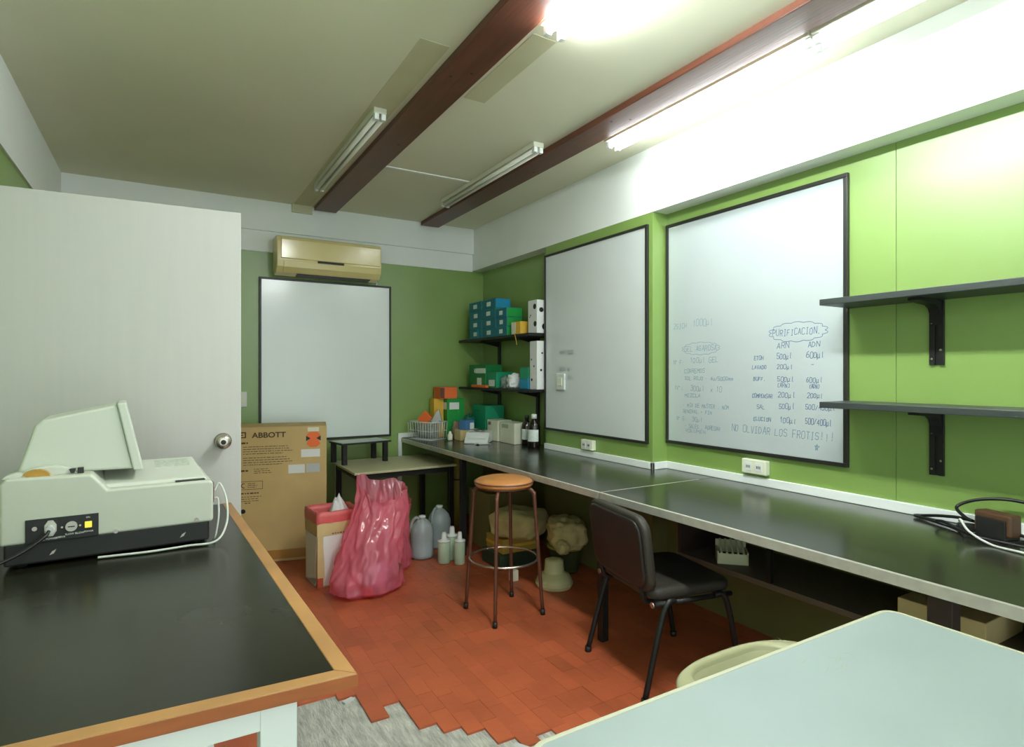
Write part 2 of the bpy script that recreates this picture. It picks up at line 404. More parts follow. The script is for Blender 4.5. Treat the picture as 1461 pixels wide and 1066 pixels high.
# ================================================================== CEILING BEAMS AND LAMPS
for (x0, x1, lab, ye) in [(1.062, 1.238, 'dark brown wooden ceiling beam nearer the door side, above the air conditioner end', 4.985), (2.0, 2.175, 'dark brown wooden ceiling beam nearer the whiteboard wall, beside the long lit lamp', 5.0)]:
    bmx = MB().box(x0, x1, -1.2, ye, 2.69, CEIL-0.0005)
    o = bmx.build('ceiling_beam', M_BEAM, None, 0.004); tag(o, lab, 'beam', 'ceiling beams')
    kk = MB()
    for j, y in enumerate((1.05, 1.22, 2.35, 2.42, 3.3)):
        kk.disc((x0+(0.05 if j % 2 else 0.12), y, 2.6905), (0, 0, -1), 0.008, 0.0012, 12)
    kk.build('screw_head', M_CHAR, o)
def lamp(label, loc, lit, L, w):
    t = thing('fluorescent_light', label, 'ceiling lamp', loc, 0, 'fluorescent battens on the ceiling')
    h = 0.03
    MB().box(-w/2, w/2, -L, 0, -h, -0.0005).build('housing', M_FIX, t, 0.004)
    offs = (-w*0.27, w*0.27)
    r = 0.015 if lit else 0.0125
    for ox in offs:
        MB().tube([(ox, -L+0.03, -h-r-0.004), (ox, -0.03, -h-r-0.004)], r, 14).build('tube', TUBES[lit] if lit else M_TUBEOFF, t)
    for ye in (-L+0.0, -0.028):
        for ox in offs: B(ox-0.012, ox+0.012, ye, ye+0.028, -h-2*r-0.008, -h).build('tube_socket', M_CAPW, t, 0.003)
    return t
lamp('lit fluorescent batten nearest the door side, along the right flank of the left beam', (1.31, 1.90, CEIL), 86, 1.26, 0.12)
lamp('lit fluorescent batten beside the right beam, above the large whiteboard with writing', (2.265, 2.67, CEIL), 13, 1.26, 0.12)
lamp('lit fluorescent batten beside the right beam, at the top edge above the wall shelves', (2.265, 1.40, CEIL), 2, 1.26, 0.12)
lamp('added unseen lit fluorescent batten just outside the top of the picture, in line with the left beam', (1.31, 0.60, CEIL), 8, 1.26, 0.12)  # unseen batten continuing the left row, added for its extra light
lamp('unlit twin tube batten left of the left beam, over the air conditioner', (0.962, 4.37, CEIL), 0, 1.41, 0.068)
lamp('unlit twin tube batten left of the right beam, pointing at the far corner shelves', (1.915, 4.28, CEIL), 0, 1.36, 0.072)

# ================================================================== AIR CONDITIONER
ac = thing('air_conditioner', 'yellowed split air conditioner unit high on the back wall above a whiteboard', 'air conditioner', (1.165, 5.05, 2.13))
hw = 0.415
prof = [(0, 0.03), (0, 0.30), (-0.17, 0.30), (-0.205, 0.285), (-0.215, 0.25), (-0.215, 0.105), (-0.205, 0.055), (-0.16, 0.012), (-0.07, 0.0)]
MB().prism(prof, 'x', -hw, hw).build('body', M_AC, ac, 0.006)
MB().prism([(-0.214, 0.115), (-0.2215, 0.12), (-0.2275, 0.262), (-0.215, 0.286), (-0.206, 0.286), (-0.214, 0.25)], 'x', -hw+0.03, hw-0.012).build('front_panel', M_AC, ac, 0.003)
MB().prism([(-0.213, 0.095), (-0.221, 0.093), (-0.214, 0.052), (-0.172, 0.012), (-0.165, 0.016), (-0.205, 0.055)], 'x', -hw+0.05, hw-0.04).build('louver', M_AC, ac, 0.002)
MB().box(-0.11, 0.10, -0.2245, -0.218, 0.099, 0.116).build('display_slot', M_CHAR, ac, 0.003)
MB().prism([(-0.16, 0.011), (-0.16, 0.005), (-0.08, -0.004), (-0.08, 0.004)], 'x', -hw+0.16, hw-0.08).build('air_outlet', M_CHAR, ac)
MB().tube(spline([(hw+0.0, -0.02, 0.10), (hw+0.025, -0.02, 0.09), (hw+0.02, -0.02, 0.05), (hw+0.022, -0.018, 0.01), (hw+0.02, -0.012, -0.006)], 6), 0.006, 8).build('drain_hose', M_CAPW, ac)

# ================================================================== WHITEBOARDS
def whiteboard(label, loc, rz, W, H, fw=0.017, bm_=None):
    # local: board in the XZ plane, faces -Y, base at the lower left corner
    t = thing('whiteboard', label, 'whiteboard', loc, rz, 'whiteboards on the walls')
    MB().box(fw*0.5, W-fw*0.5, -0.012, 0, fw*0.5, H-fw*0.5).build('panel', bm_ or M_BOARD, t)
    f = MB().box(0, W, -0.02, 0.0, 0, fw).box(0, W, -0.02, 0, H-fw, H).box(0, fw, -0.02, 0, fw, H-fw).box(W-fw, W, -0.02, 0, fw, H-fw)
    f.build('frame', M_FRAME, t, 0.002)
    return t
whiteboard('blank whiteboard on the back wall below the air conditioner', (0.648, 5.058, 0.79), 0, 1.088, 1.33)
w2 = whiteboard('middle whiteboard with only faint wiped marks, between the corner shelves and the pillar', (2.55, 3.785, 0.915), -PI/2, 1.125, 1.345, 0.017, M_BOARD3)
w3 = whiteboard('large whiteboard covered in blue handwriting beside the wall shelves', (2.67, 2.622, 0.922), -PI/2, 1.115, 1.335, 0.019, M_BOARD2)
WR = [('25ICH',2.562,1.615,0.108,0.031),('1000µl',2.412,1.621,0.150,0.038),('GEL AGAROSA',2.476,1.478,0.241,0.030),('Nº F:',2.562,1.403,0.082,0.025),('100µl GEL',2.434,1.411,0.210,0.030),('· CORREMOS',2.517,1.351,0.197,0.025),('SOL ROJO · 4u/5000mm',2.474,1.310,0.347,0.020),('Nº:',2.548,1.250,0.068,0.023),('300µl  x 10',2.428,1.246,0.227,0.030),('MEZCLA',2.474,1.209,0.123,0.020),('- MIX DE MASTER . NOM',2.487,1.150,0.332,0.022),('GENERAL + FIN',2.487,1.115,0.216,0.020),('Nº G:',2.537,1.068,0.077,0.023),('30µl',2.419,1.069,0.080,0.024),('- SALES . AGREGAR',2.474,1.028,0.261,0.022),('VOLUMEN',2.471,1.003,0.157,0.018)]
WR2 = [('PURIFICACIÓN.',1.888,1.537,0.257,0.031),('ARN',1.864,1.473,0.070,0.028),('ADN',1.699,1.474,0.064,0.026),('ETOH',1.998,1.418,0.058,0.020),('500µl',1.866,1.421,0.086,0.026),('600µl',1.708,1.423,0.093,0.028),('LAVADO',2.009,1.371,0.086,0.018),('200µl',1.864,1.370,0.089,0.022),('—',1.682,1.387,0.017,0.008),('BUFF.',2.001,1.310,0.074,0.018),('500µl',1.862,1.308,0.091,0.024),('600µl',1.708,1.305,0.085,0.025),('(ARN)',1.862,1.278,0.071,0.021),('(ADN)',1.692,1.277,0.053,0.020),('COMPENSAR',2.009,1.222,0.121,0.020),('200µl',1.859,1.229,0.098,0.026),('200µl',1.703,1.232,0.082,0.023),('SAL',1.981,1.165,0.049,0.020),('500µl',1.854,1.172,0.088,0.026),('500/400µl',1.712,1.176,0.148,0.025),('ELUCION',2.001,1.102,0.104,0.020),('100µl',1.849,1.102,0.093,0.026),('500/400µl',1.712,1.105,0.132,0.028)]
WR3 = [('NO OLVIDAR LOS FROTIS!!!',2.138,1.034,0.572,0.037),('*',1.667,0.984,0.031,0.028)]
fn3 = lambda u, v: (u, -0.0128, v)
def wr(L, pw):
    mb = MB()
    for t, y, z, wd, h in L: write(mb, t, (2.622-y, z-0.922), fn3, wd, h, pw)
    return mb
h1 = wr(WR, 0.0021); cloud(h1, (2.622-2.356, 0.570), 0.25, 0.066, fn3, 0.002); h1.build('handwriting', M_INK, w3)
h2 = wr(WR2, 0.0027); cloud(h2, (2.622-1.755, 0.630), 0.28, 0.088, fn3, 0.0025); h2.build('handwriting', M_INK3, w3)
wr(WR3, 0.0024).build('handwriting', M_INK, w3)
h4 = MB()
for t, u, v, wd, h in [('ARN 500', 0.20, 0.575, 0.17, 0.028), ('600 µl', 0.20, 0.45, 0.16, 0.028), ('ADN', 0.29, 0.39, 0.08, 0.028)]:
    write(h4, t, (u, v), fn3, wd, h, 0.006)
h4.build('handwriting', M_INK2, w2)

# ================================================================== SOCKETS AND SWITCHES
def socket(label, loc, rz, w=0.125, h=0.07, d=0.036, n=2, name='power_outlet', cat='power outlet'):
    t = thing(name, label, cat, loc, rz)
    MB().box(-w/2, w/2, -d, 0, -h/2, h/2).build('housing', M_SOCK, t, 0.005)
    for k in range(n):
        cx = (k-(n-1)/2)*w/n*0.86
        p = B(cx-0.019, cx+0.019, -d-0.002, -d+0.001, -0.022, 0.022).build('outlet_plate', M_CAPW, t, 0.002)
        s = MB()
        for q in (-0.009, 0.0, 0.009): s.box(cx+q-0.0018, cx+q+0.0018, -d-0.003, -d, -0.007, 0.007)
        s.build('contact_slot', M_CHAR, p)
    return t
socket('ivory double power outlet box under the middle whiteboard, just above the bench', (2.55, 3.235, 0.852), -PI/2)
socket('ivory double power outlet box under the large written whiteboard', (2.67, 1.985, 0.862), -PI/2, 0.145, 0.075)
def switch(label, loc, rz, w=0.085, h=0.115):
    t = thing('light_switch', label, 'light switch', loc, rz)
    MB().box(-w/2, w/2, -0.014, 0, -h/2, h/2).build('plate', M_CAPW, t, 0.004)
    MB().box(-w/4, w/4, -0.019, -0.012, -h/4, h/4).build('rocker', M_SOCK, t, 0.002)
    return t
switch('small white plate stuck low on the left edge of the middle whiteboard', (2.537, 3.56, 1.285), -PI/2, 0.10, 0.12)
switch('white light switch on the back wall beside the open door edge', (0.525, 5.06, 1.143), 0, 0.07, 0.12)

# ================================================================== RIGHT BENCH
BT = 0.765; BX = 1.826
for (y0, y1, lab) in [(2.255, 5.04, 'long black laminate worktop along the right wall, far section up to the back corner'), (-0.9, 2.250, 'long black laminate worktop along the right wall, near section with the cables')]:
    t = thing('worktop', lab, 'worktop', (BX, y0, BT), 0, 'worktops of the right bench')
    L = y1-y0; xr = [(XR-0.018-BX)]
    wt = MB()
    if y0 > 2: wt.box(0.004, XP-0.018-BX, 0, L, -0.028, 0); wt.box(XP-0.018-BX, XA-0.002-BX, 3.80-y0, L, -0.028, 0); wt.box(XP-0.018-BX, XR-0.018-BX, 0, 2.61-y0, -0.028, 0)
    else: wt.box(0.004, XR-0.018-BX, 0, L, -0.028, 0)
    wt.build('top_board', M_BLACKL, t)
    MB().box(0, 0.006, 0, L, -0.032, 0.0012).box(0.006, 0.016, 0, L, 0, 0.0012).build('edge_strip', M_STEEL, t)
    if y0 > 2: MB().box(0.006, 2.53-BX, -0.003, 0.004, -0.02, 0.0008).build('joint_strip', M_STEEL, t)
def bench_leg(lab, x, y, w=0.04, d=0.04, m=M_BLKMET, x2=None):
    t = thing('bench_support', lab, 'bench support', (x, y, 0), 0, 'supports under the right bench')
    MB().box(-w/2, w/2, -d/2, d/2, 0, BT-0.029).build('post', m, t, 0.002)
    MB().box(w/2, 0.62, -0.015, 0.015, BT-0.07, BT-0.03).build('bearer', m, t, 0.002)
    return t
bench_leg('black steel post and bearer under the bench beside the stool, nearest the back wall', 1.905, 3.93)
bench_leg('black steel post and bearer under the bench worktop joint, behind the black chair', 1.905, 2.315)
bench_leg('wide dark brown post and bearer under the bench near end, behind the pale table', 1.93, 0.82, 0.05, 0.065, M_DKBRN)
bench_leg('dark brown post and bearer under the bench at the right picture edge', 2.2, 0.55, 0.05, 0.065, M_DKBRN)
# lower shelf below the bench
ls = thing('under_bench_shelf', 'dark wooden shelf below the near part of the bench, holding a tube rack', 'shelf', (2.25, 0.2, 0.44))
MB().box(0, 0.418, 0, 1.94, -0.025, 0).build('shelf_board', M_DSHELF, ls, 0.002)
MB().box(0.0, 0.02, 1.42-0.01, 1.42+0.01, 0, BT-0.44-0.03).build('hanger', M_BLKMET, ls)
MB().box(0.0, 0.416, 1.92, 1.94, 0, BT-0.44-0.03).build('end_panel', M_DKBRN, ls)
rk = thing('tube_rack', 'cream slotted test tube rack on the shelf under the bench', 'tube rack', (2.36, 1.90, 0.4405), -PI/4)
MB().box(-0.07, 0.07, -0.055, 0.055, 0.0, 0.012).box(-0.07, 0.07, -0.055, -0.047, 0.012, 0.05).box(-0.07, 0.07, 0.047, 0.055, 0.012, 0.09).box(-0.07, -0.063, -0.055, 0.055, 0.012, 0.06).box(0.063, 0.07, -0.055, 0.055, 0.012, 0.06).build('base_tray', M_CREAM, rk)
MB().box(-0.062, 0.062, -0.046, 0.046, 0.0125, 0.03).build('dark_slot_fill', M_CHAR, rk)  # dark fill added inside so the slots between the bars look dark
for k in range(5):
    x = -0.05+k*0.025
    MB().prism([(-0.05, 0.045), (0.05, 0.085), (0.05, 0.095), (-0.05, 0.055)], 'x', x-0.0045, x+0.0045).build('slotted_bar', M_CREAM, rk)
tag(B(2.31, 2.60, 0.86, 1.13, 0.4405, 0.53).build('cardboard_box', M_CARD2, None, 0.003), 'low cream carton on the under bench shelf beside the wide brown post', 'box')
tag(B(2.45, 2.64, 0.60, 0.80, 0.4405, 0.69).build('cardboard_box', M_CREAMBX, None, 0.003), 'tall cream carton on the under bench shelf at its near end', 'box')
# pipe
dp = thing('drain_pipe', 'vertical yellow green painted pipe under the far end of the bench', 'pipe', (2.25, 4.75, 0))
MB().tube([(0, 0, 0), (0, 0, BT-0.03)], 0.042, 18).build('pipe', M_PIPE, dp)
MB().tube([(0, 0, 0.40), (0, 0, 0.412)], 0.0445, 18).build('coupling_ring', M_DKBRN, dp)
# ================================================================== THINGS UNDER THE BENCH
o = B(-0.2, 0.2, -0.17, 0.17, 0, 0.43).build('cardboard_box', mat('olive card', rgb(120, 112, 60), 0.7), None, 0.004, loc=(2.31, 4.07, 0))
tag(o, 'olive brown carton standing under the bench behind the stool', 'box')
tag(B(-0.16, 0.16, -0.13, 0.13, 0, 0.10).build('cardboard_box', mat('very dark green card', rgb(38, 56, 34), 0.6), None, 0.004, loc=(2.13, 3.62, 0.0)), 'flat dark green box on the floor under the bench, lowest below the sack', 'box')
o = B(-0.15, 0.15, -0.12, 0.12, 0, 0.10).build('cardboard_box', mat('yellow brown card', rgb(176, 146, 60), 0.6), None, 0.004, loc=(2.15, 3.62, 0.101))
tag(o, 'yellow brown box under the sack, stacked on the dark green box', 'box')
MB().box(-0.151, 0.151, -0.121, 0.121, 0.04, 0.06).build('packing_tape', M_YEL, o)
def sack(lab, c, rx, ry, rz, rot, seed, flat, knot=None):
    t = thing('canvas_sack', lab, 'sack', (c[0], c[1], flat), rot)
    MB().blob((0, 0, c[2]-flat), rx, ry, rz, 0.14, 2.4, seed, 0.62, 36, 22, 0.0).build('sack_body', M_SACK, t, subsurf=1)
    return t
sack('pale canvas sack lying on the yellow brown box under the bench', (2.14, 3.52, 0.305), 0.17, 0.19, 0.10, 0.5, 3, 0.203)
t = thing('plastic_bucket', 'dark green tub on the floor under the bench, carrying the slumped sack', 'tub', (2.36, 3.27, 0))
MB().lathe([(0.085, 0), (0.095, 0.02), (0.115, 0.17), (0.12, 0.175)], n=28).build('tub_body', mat('dark green plastic', rgb(60, 70, 40), 0.5), t)
MB().lathe([(0.118, 0.160), (0.124, 0.165), (0.124, 0.178), (0.112, 0.18)], n=28).build('rim', M_PIPE, t)
t = thing('canvas_sack', 'crumpled canvas sack slumped over the dark green tub beside the black chair', 'sack', (2.32, 3.20, 0.181), -0.4)
sk = MB().blob((0, 0, 0.10), 0.125, 0.16, 0.105, 0.2, 2.6, 8, 0.7, 40, 24, 0.001)
sk.build('sack_body', M_SACK, t, subsurf=1)
MB().blob((-0.06, -0.15, 0.05), 0.045, 0.06, 0.05, 0.25, 3.5, 5, 0.9, 24, 16).build('sack_neck', M_SACK, t, subsurf=1)
t = thing('glazed_pot', 'cream glazed pot turned upside down on the floor under the bench', 'pot', (2.13, 3.07, 0))
MB().lathe([(0.088, 0.0), (0.112, 0.0), (0.115, 0.012), (0.112, 0.045), (0.10, 0.07), (0.068, 0.088), (0.064, 0.095), (0.058, 0.165), (0.03, 0.172)], n=36).build('pot_body', M_STONE, t)
MB().lathe([(0.1155, 0.014), (0.1195, 0.018), (0.1195, 0.028), (0.115, 0.034)], n=36, caps=False).build('pot_rim', M_STONE, t)
tag(B(-0.025, 0.025, -0.02, 0.02, 0, 0.07).build('small_carton', M_CREAMBX, None, 0.003, loc=(1.955, 3.28, 0)), 'small cream carton on the floor just behind the stool legs', 'carton')

# ================================================================== STOOL
st = thing('stool', 'round stool with tan vinyl seat and brown tube legs in front of the bench', 'stool', (1.655, 2.885, 0), math.radians(3))
MB().lathe([(0.12, 0.715), (0.158, 0.716), (0.165, 0.722), (0.166, 0.735), (0.160, 0.744), (0.15, 0.752), (0.11, 0.762), (0.05, 0.767), (0.001, 0.768)], n=48).build('seat', M_TAN, st)
MB().tube([(0.165*math.cos(a*PI/24), 0.165*math.sin(a*PI/24), 0.739) for a in range(48)], 0.0045, 8, True).build('seat_piping', M_BROWN, st)
MB().tube([(0.15*math.cos(a*PI/24), 0.15*math.sin(a*PI/24), 0.712) for a in range(48)], 0.007, 8, True).build('seat_ring', M_BRNMET, st)
for k, a in enumerate((45, 135, 225, 315)):
    c, s_ = math.cos(math.radians(a)), math.sin(math.radians(a))
    lg = MB().tube(spline([(0.10*c, 0.10*s_, 0.706), (0.145*c, 0.145*s_, 0.70), (0.172*c, 0.172*s_, 0.675), (0.178*c, 0.178*s_, 0.62), (0.222*c, 0.222*s_, 0.012)], 6), 0.0105, 12).build('leg', M_BRNMET, st)
    MB().tube([(0.2215*c, 0.2215*s_, 0.03), (0.2235*c, 0.2235*s_, 0.0)], 0.0135, 12).build('rubber_foot', M_CHAR, lg)
MB().tube([(0.193*math.cos(a*PI/24), 0.193*math.sin(a*PI/24), 0.307) for a in range(48)], 0.007, 8, True).build('foot_ring', M_CHROME, st)

# ================================================================== BLACK CHAIR
ch = thing('office_chair', 'dark upholstered visitor chair with black tube legs pushed up to the bench', 'chair', (1.725, 2.02, 0), math.radians(-10.5))
# local +X = facing the bench, Y along the back
def rounded(w, h, r, n=6):
    pts = []
    for cx, cy, a0 in ((w/2-r, h/2-r, 0), (-w/2+r, h/2-r, 90), (-w/2+r, -h/2+r, 180), (w/2-r, -h/2+r, 270)):
        for k in range(n+1):
            a = math.radians(a0+90*k/n); pts.append((cx+r*math.cos(a), cy+r*math.sin(a)))
    return pts
def padded(mb, outline, th, fn):
    # pillow of an outline: fn(u, v, w) -> point
    n = len(outline); rings = [(0.93, -th/2), (0.985, -th*0.38), (1.0, 0), (0.985, th*0.38), (0.93, th/2), (0.6, th*0.55)]
    vs = []; fs = []
    for s, w in rings:
        for (u, v) in outline: vs.append(fn(u*s, v*s, w))
    for i in range(len(rings)-1):
        for k in range(n): fs.append((i*n+k, i*n+(k+1) % n, (i+1)*n+(k+1) % n, (i+1)*n+k))
    mb.add(vs, fs, True); o = len(mb.v)-len(rings)*n
    mb.f.append([o+k for k in range(n)][::-1]); mb.s.append(True)
    mb.f.append([o+(len(rings)-1)*n+k for k in range(n)]); mb.s.append(True)
    return mb
bk = padded(MB(), rounded(0.475, 0.33, 0.07), 0.05, lambda u, v, w: (0.035 - 0.13*(v) - 0.10*(0.05-u*u)*1.0 + w, u, 0.592+v))
bk.build('backrest', M_FABRIC, ch, subsurf=1)
bs = padded(MB(), rounded(0.44, 0.29, 0.06), 0.012, lambda u, v, w: (0.008 - 0.13*(v) - 0.10*(0.05-u*u) + w, u, 0.592+v))
bs.build('back_shell', M_CHAR, ch)
padded(MB(), rounded(0.42, 0.46, 0.06), 0.055, lambda u, v, w: (0.255+u, v, 0.425+w)).build('seat', M_FABRIC, ch, subsurf=1)
sf = MB().tube([(0.06, -0.225, 0.39), (0.45, -0.225, 0.39)], 0.011, 10).tube([(0.06, 0.225, 0.39), (0.45, 0.225, 0.39)], 0.011, 10).tube([(0.10, -0.225, 0.39), (0.10, 0.225, 0.39)], 0.011, 10).tube([(0.40, -0.225, 0.39), (0.40, 0.225, 0.39)], 0.011, 10)
sf.build('seat_frame', M_BLKMET, ch)
for sgn in (-1, 1):
    l1 = MB().tube(spline([(0.16, sgn*0.228, 0.395), (0.10, sgn*0.235, 0.36), (0.0, sgn*0.247, 0.012)], 6), 0.0125, 10).build('leg', M_BLKMET, ch)
    MB().tube([(0.001, sgn*0.247, 0.025), (0.0, sgn*0.247, 0.0)], 0.016, 10).build('foot_cap', M_CHAR, l1)
    l2 = MB().tube(spline([(0.36, sgn*0.228, 0.395), (0.42, sgn*0.235, 0.36), (0.49, sgn*0.247, 0.012)], 6), 0.0125, 10).build('leg', M_BLKMET, ch)
    MB().tube([(0.489, sgn*0.247, 0.025), (0.49, sgn*0.247, 0.0)], 0.016, 10).build('foot_cap', M_CHAR, l2)
    MB().tube(spline([(0.14, sgn*0.17, 0.385), (0.06, sgn*0.17, 0.385), (0.035, sgn*0.17, 0.43), (0.02, sgn*0.17, 0.60)], 6), 0.010, 10).build('back_support', M_BLKMET, ch)
    MB().tube([(0.055, sgn*0.225, 0.39), (0.048, sgn*0.225, 0.39)], 0.0125, 10).build('end_cap', M_CHROME, ch)

# ================================================================== WALL SHELVES, RIGHT
def wall_shelf(label, z, yl, yr, x0, x1, th, sups, m, drop=0.26, arm=0.19):
    t = thing('wall_shelf', label, 'wall shelf', (x1, yl, z))
    MB().box(x0-x1, -0.001, yr-yl, 0, -th, 0).build('shelf_board', m, t, 0.002)
    for ys in sups:
        b = MB().box(-0.012, -0.001, ys-yl-0.026, ys-yl-0.006, -th-drop, -th-0.001).box(-0.012, -0.001, ys-yl+0.006, ys-yl+0.026, -th-drop, -th-0.001).box(-0.005, -0.001, ys-yl-0.006, ys-yl+0.006, -th-drop, -th-0.001)
        br = b.build('bracket', M_BLKMET, t, 0.001)
        MB().prism([(-0.012, -th-0.001), (-arm, -th-0.001), (-arm, -th-0.012), (-0.06, -th-0.022), (-0.035, -th-0.035), (-0.022, -th-0.06), (-0.012, -th-0.10)], 'y', ys-yl-0.02, ys-yl+0.02).build('bracket_arm', M_BLKMET, br)
        sc = MB()
        for (q, zz) in ((-0.016, -0.05), (0.016, -0.09), (-0.016, -0.2), (0.016, -0.235)):
            sc.disc((-0.012, ys-yl+q, -th+zz), (-1, 0, 0), 0.0045, 0.002, 10)
        sc.build('screw', M_CHROME, br)
    return t
wall_shelf('upper dark slate wall shelf on two brackets at the right of the written whiteboard', 1.668, 1.505, -0.3, 2.435, XR, 0.026, (1.155, 0.3), M_SHELF)
wall_shelf('lower dark slate wall shelf on two brackets at the right of the written whiteboard', 1.226, 1.505, -0.3, 2.435, XR, 0.026, (1.155, 0.3), M_SHELF)
# corner shelves
def corner_shelf(label, z):
    t = thing('wall_shelf', label, 'wall shelf', (2.67, 5.04, z))
    MB().box(-0.27, -0.022, -1.245, 0.0, -0.022, 0).build('shelf_board', M_BLKMET, t, 0.002)
    for y in (-0.32, -0.97):
        MB().prism([(-0.022, -0.024), (-0.20, -0.024), (-0.20, -0.034), (-0.022, -0.07)], 'y', y-0.008, y+0.008).build('bracket', M_BLKMET, t)
    return t
for y, z0, z1, lab in ((4.72, 0.80, 1.75, 'black slotted upright rail holding the corner shelves, nearer the back wall'), (4.07, 0.80, 1.75, 'black slotted upright rail holding the corner shelves, behind the amber bottles')):
    o = MB().box(2.649, 2.6695, y-0.016, y+0.016, z0, z1).build('shelf_upright', M_BLKMET, None, 0.002); tag(o, lab, 'shelf upright')
corner_shelf('upper black corner shelf carrying the teal boxes', 1.66)
corner_shelf('lower black corner shelf carrying the green boxes', 1.222)

# ================================================================== BOXES ON THE CORNER SHELVES
def carton(name, label, cat, x0, x1, y0, y1, z0, z1, m, labels=(), group=None, rz=0, bevel=0.003):
    # labels: (side, u0, u1, v0, v1, material) in fractions of the face; side 'f' faces -X, 's' faces -Y
    cx, cy = (x0+x1)/2, (y0+y1)/2
    t = thing(name, label, cat, (cx, cy, z0), rz, group)
    hx, hy, h = (x1-x0)/2, (y1-y0)/2, z1-z0
    B(-hx, hx, -hy, hy, 0, h).build('carton_body', m, t, bevel)
    for (sd, u0, u1, v0, v1, lm) in labels:
        e = 0.0015
        if sd == 'f': B(-hx-e, -hx+0.0005, hy-u1*2*hy, hy-u0*2*hy, v0*h, v1*h).build('printed_label', lm, t)
        elif sd == 's': B(-hx+u0*2*hx, -hx+u1*2*hx, -hy-e, -hy+0.0005, v0*h, v1*h).build('printed_label', lm, t)
        elif sd == 't': B(-hx+u0*2*hx, -hx+u1*2*hx, hy-v1*2*hy, hy-v0*2*hy, h-0.0005, h+e).build('printed_label', lm, t)
    return t
rows = ['bottom', 'second', 'third', 'top']
colname = ['leftmost', 'middle', 'right hand']
colY = [(4.865, 4.62), (4.615, 4.37), (4.365, 4.175)]
for c in range(3):
    nr = 3 if c == 2 else 4
    for r in range(nr):
        y1, y0 = colY[c]; h = 0.082 if c < 2 else 0.077
        top = (r == nr-1)
        jit = random.uniform(-0.004, 0.004)
        rn = rows[r] if not (c == 2 and r == 2) else 'top'
        m = M_TEAL
        labs = [('f', 0.36, 0.64, 0.28, 0.72, M_LABEL), ('s', 0.03, 0.97, 0.04, 0.96, M_BLUE if top and c == 1 else M_GRN)]
        if top: labs.append(('t', 0.02, 0.98, 0.02, 0.98, M_BLUE))
        if c == 0 and r == 0: labs.append(('f', 0.62, 0.74, 0.1, 1.0, M_BLUE))
        carton('tip_box', 'teal carton on the upper corner shelf, %s column, %s in its stack' % (colname[c], rn), 'box', 2.425+jit, 2.575, y0, y1, 1.6605+r*(h+0.0005), 1.6605+r*(h+0.0005)+h, m, labs, 'teal cartons on the upper corner shelf')
carton('small_carton', 'yellow and cream small carton on the upper corner shelf beside the teal stacks', 'box', 2.44, 2.56, 3.99, 4.13, 1.6605, 1.765, M_YEL, [('f', 0.02, 0.5, 0.05, 0.95, M_CREAMBX)])
o = MB().tube(spline([(2.43, 4.03, 1.664), (2.402, 4.02, 1.667), (2.397, 4.0, 1.65), (2.394, 3.975, 1.60), (2.393, 3.97, 1.575)], 6), 0.0025, 6).build('cord', M_YEL); tag(o, 'short yellow cord hanging over the edge of the upper corner shelf', 'cord')
def spotted(name, label, x0, x1, y0, y1, z0, z1, spots):
    t = thing(name, label, 'box', ((x0+x1)/2, (y0+y1)/2, z0))
    hx, hy, h = (x1-x0)/2, (y1-y0)/2, z1-z0
    B(-hx, hx, -hy, hy, 0, h).build('carton_body', M_PAPER, t, 0.004)
    s = MB(); 
    for (sd, u, v, r) in spots:
        if sd == 'f': s.disc((-hx+0.0005, hy-u*2*hy, v*h), (-1, 0, 0), r, 0.0015, 9)
        else: s.disc((-hx+u*2*hx, -hy+0.0005, v*h), (0, -1, 0), r, 0.0015, 9)
    s.build('printed_spots', M_CHAR, t)
    return t
spotted('glove_box', 'white carton with black spots standing at the right end of the upper corner shelf', 2.475, 2.575, 3.80, 3.93, 1.6605, 1.92, [('f', 0.75, 0.8, 0.022), ('f', 0.8, 0.28, 0.022), ('f', 0.3, 0.55, 0.006), ('f', 0.2, 0.5, 0.005), ('s', 0.4, 0.7, 0.02), ('s', 0.7, 0.2, 0.025)])
spotted('glove_box', 'tall narrow white carton with dark marks, right end of the lower corner shelf', 2.475, 2.57, 3.80, 3.905, 1.2225, 1.60, [('f', 0.25, 0.62, 0.008), ('f', 0.6, 0.48, 0.008), ('f', 0.3, 0.2, 0.011), ('s', 0.4, 0.4, 0.01), ('s', 0.5, 0.75, 0.008)])
carton('kit_box', 'green kit carton with a white strip label, left end of the lower corner shelf', 'box', 2.43, 2.60, 4.56, 4.88, 1.2225, 1.425, M_DGRN, [('f', 0.42, 1.0, 0.62, 0.84, M_LABEL), ('f', 0.5, 0.76, 0.08, 0.42, M_LABEL), ('f', 0.33, 0.40, 0.64, 0.82, M_LABEL)])
carton('kit_box', 'teal green kit carton beside the green one on the lower corner shelf', 'box', 2.44, 2.60, 4.38, 4.55, 1.2225, 1.36, M_TGRN, [('f', 0.2, 0.8, 0.1, 0.5, M_LABEL)])
carton('flat_carton', 'flat orange carton lying at the front of the lower corner shelf', 'box', 2.402, 2.428, 4.50, 4.78, 1.2225, 1.245, M_ORANGE)
def crumple(name, label, cat, c, rx, ry, rz, m, seed, amp=0.35, fr=2.6, rot=0.0):
    t = MB().blob((0, 0, rz*0.9), rx, ry, rz, amp, fr, seed, 0.8, 32, 20, 0.0)
    o = t.build(name, m, None, subsurf=1, loc=c); o.rotation_euler = (0, 0, rot)
    return tag(o, label, cat)
crumple('plastic_bag', 'crumpled clear plastic bag on the lower corner shelf beside the green cartons', 'bag', (2.50, 4.31, 1.2225), 0.05, 0.045, 0.05, M_CLEAR, 2)
crumple('plastic_bag', 'crumpled white plastic bag on the lower corner shelf beside the green topped carton', 'bag', (2.50, 4.185, 1.2225), 0.06, 0.055, 0.065, M_PAPER, 4)
carton('small_carton', 'teal small carton at the bottom of the pair beside the tall white carton', 'box', 2.47, 2.58, 3.92, 4.055, 1.2225, 1.305, M_BLUE)
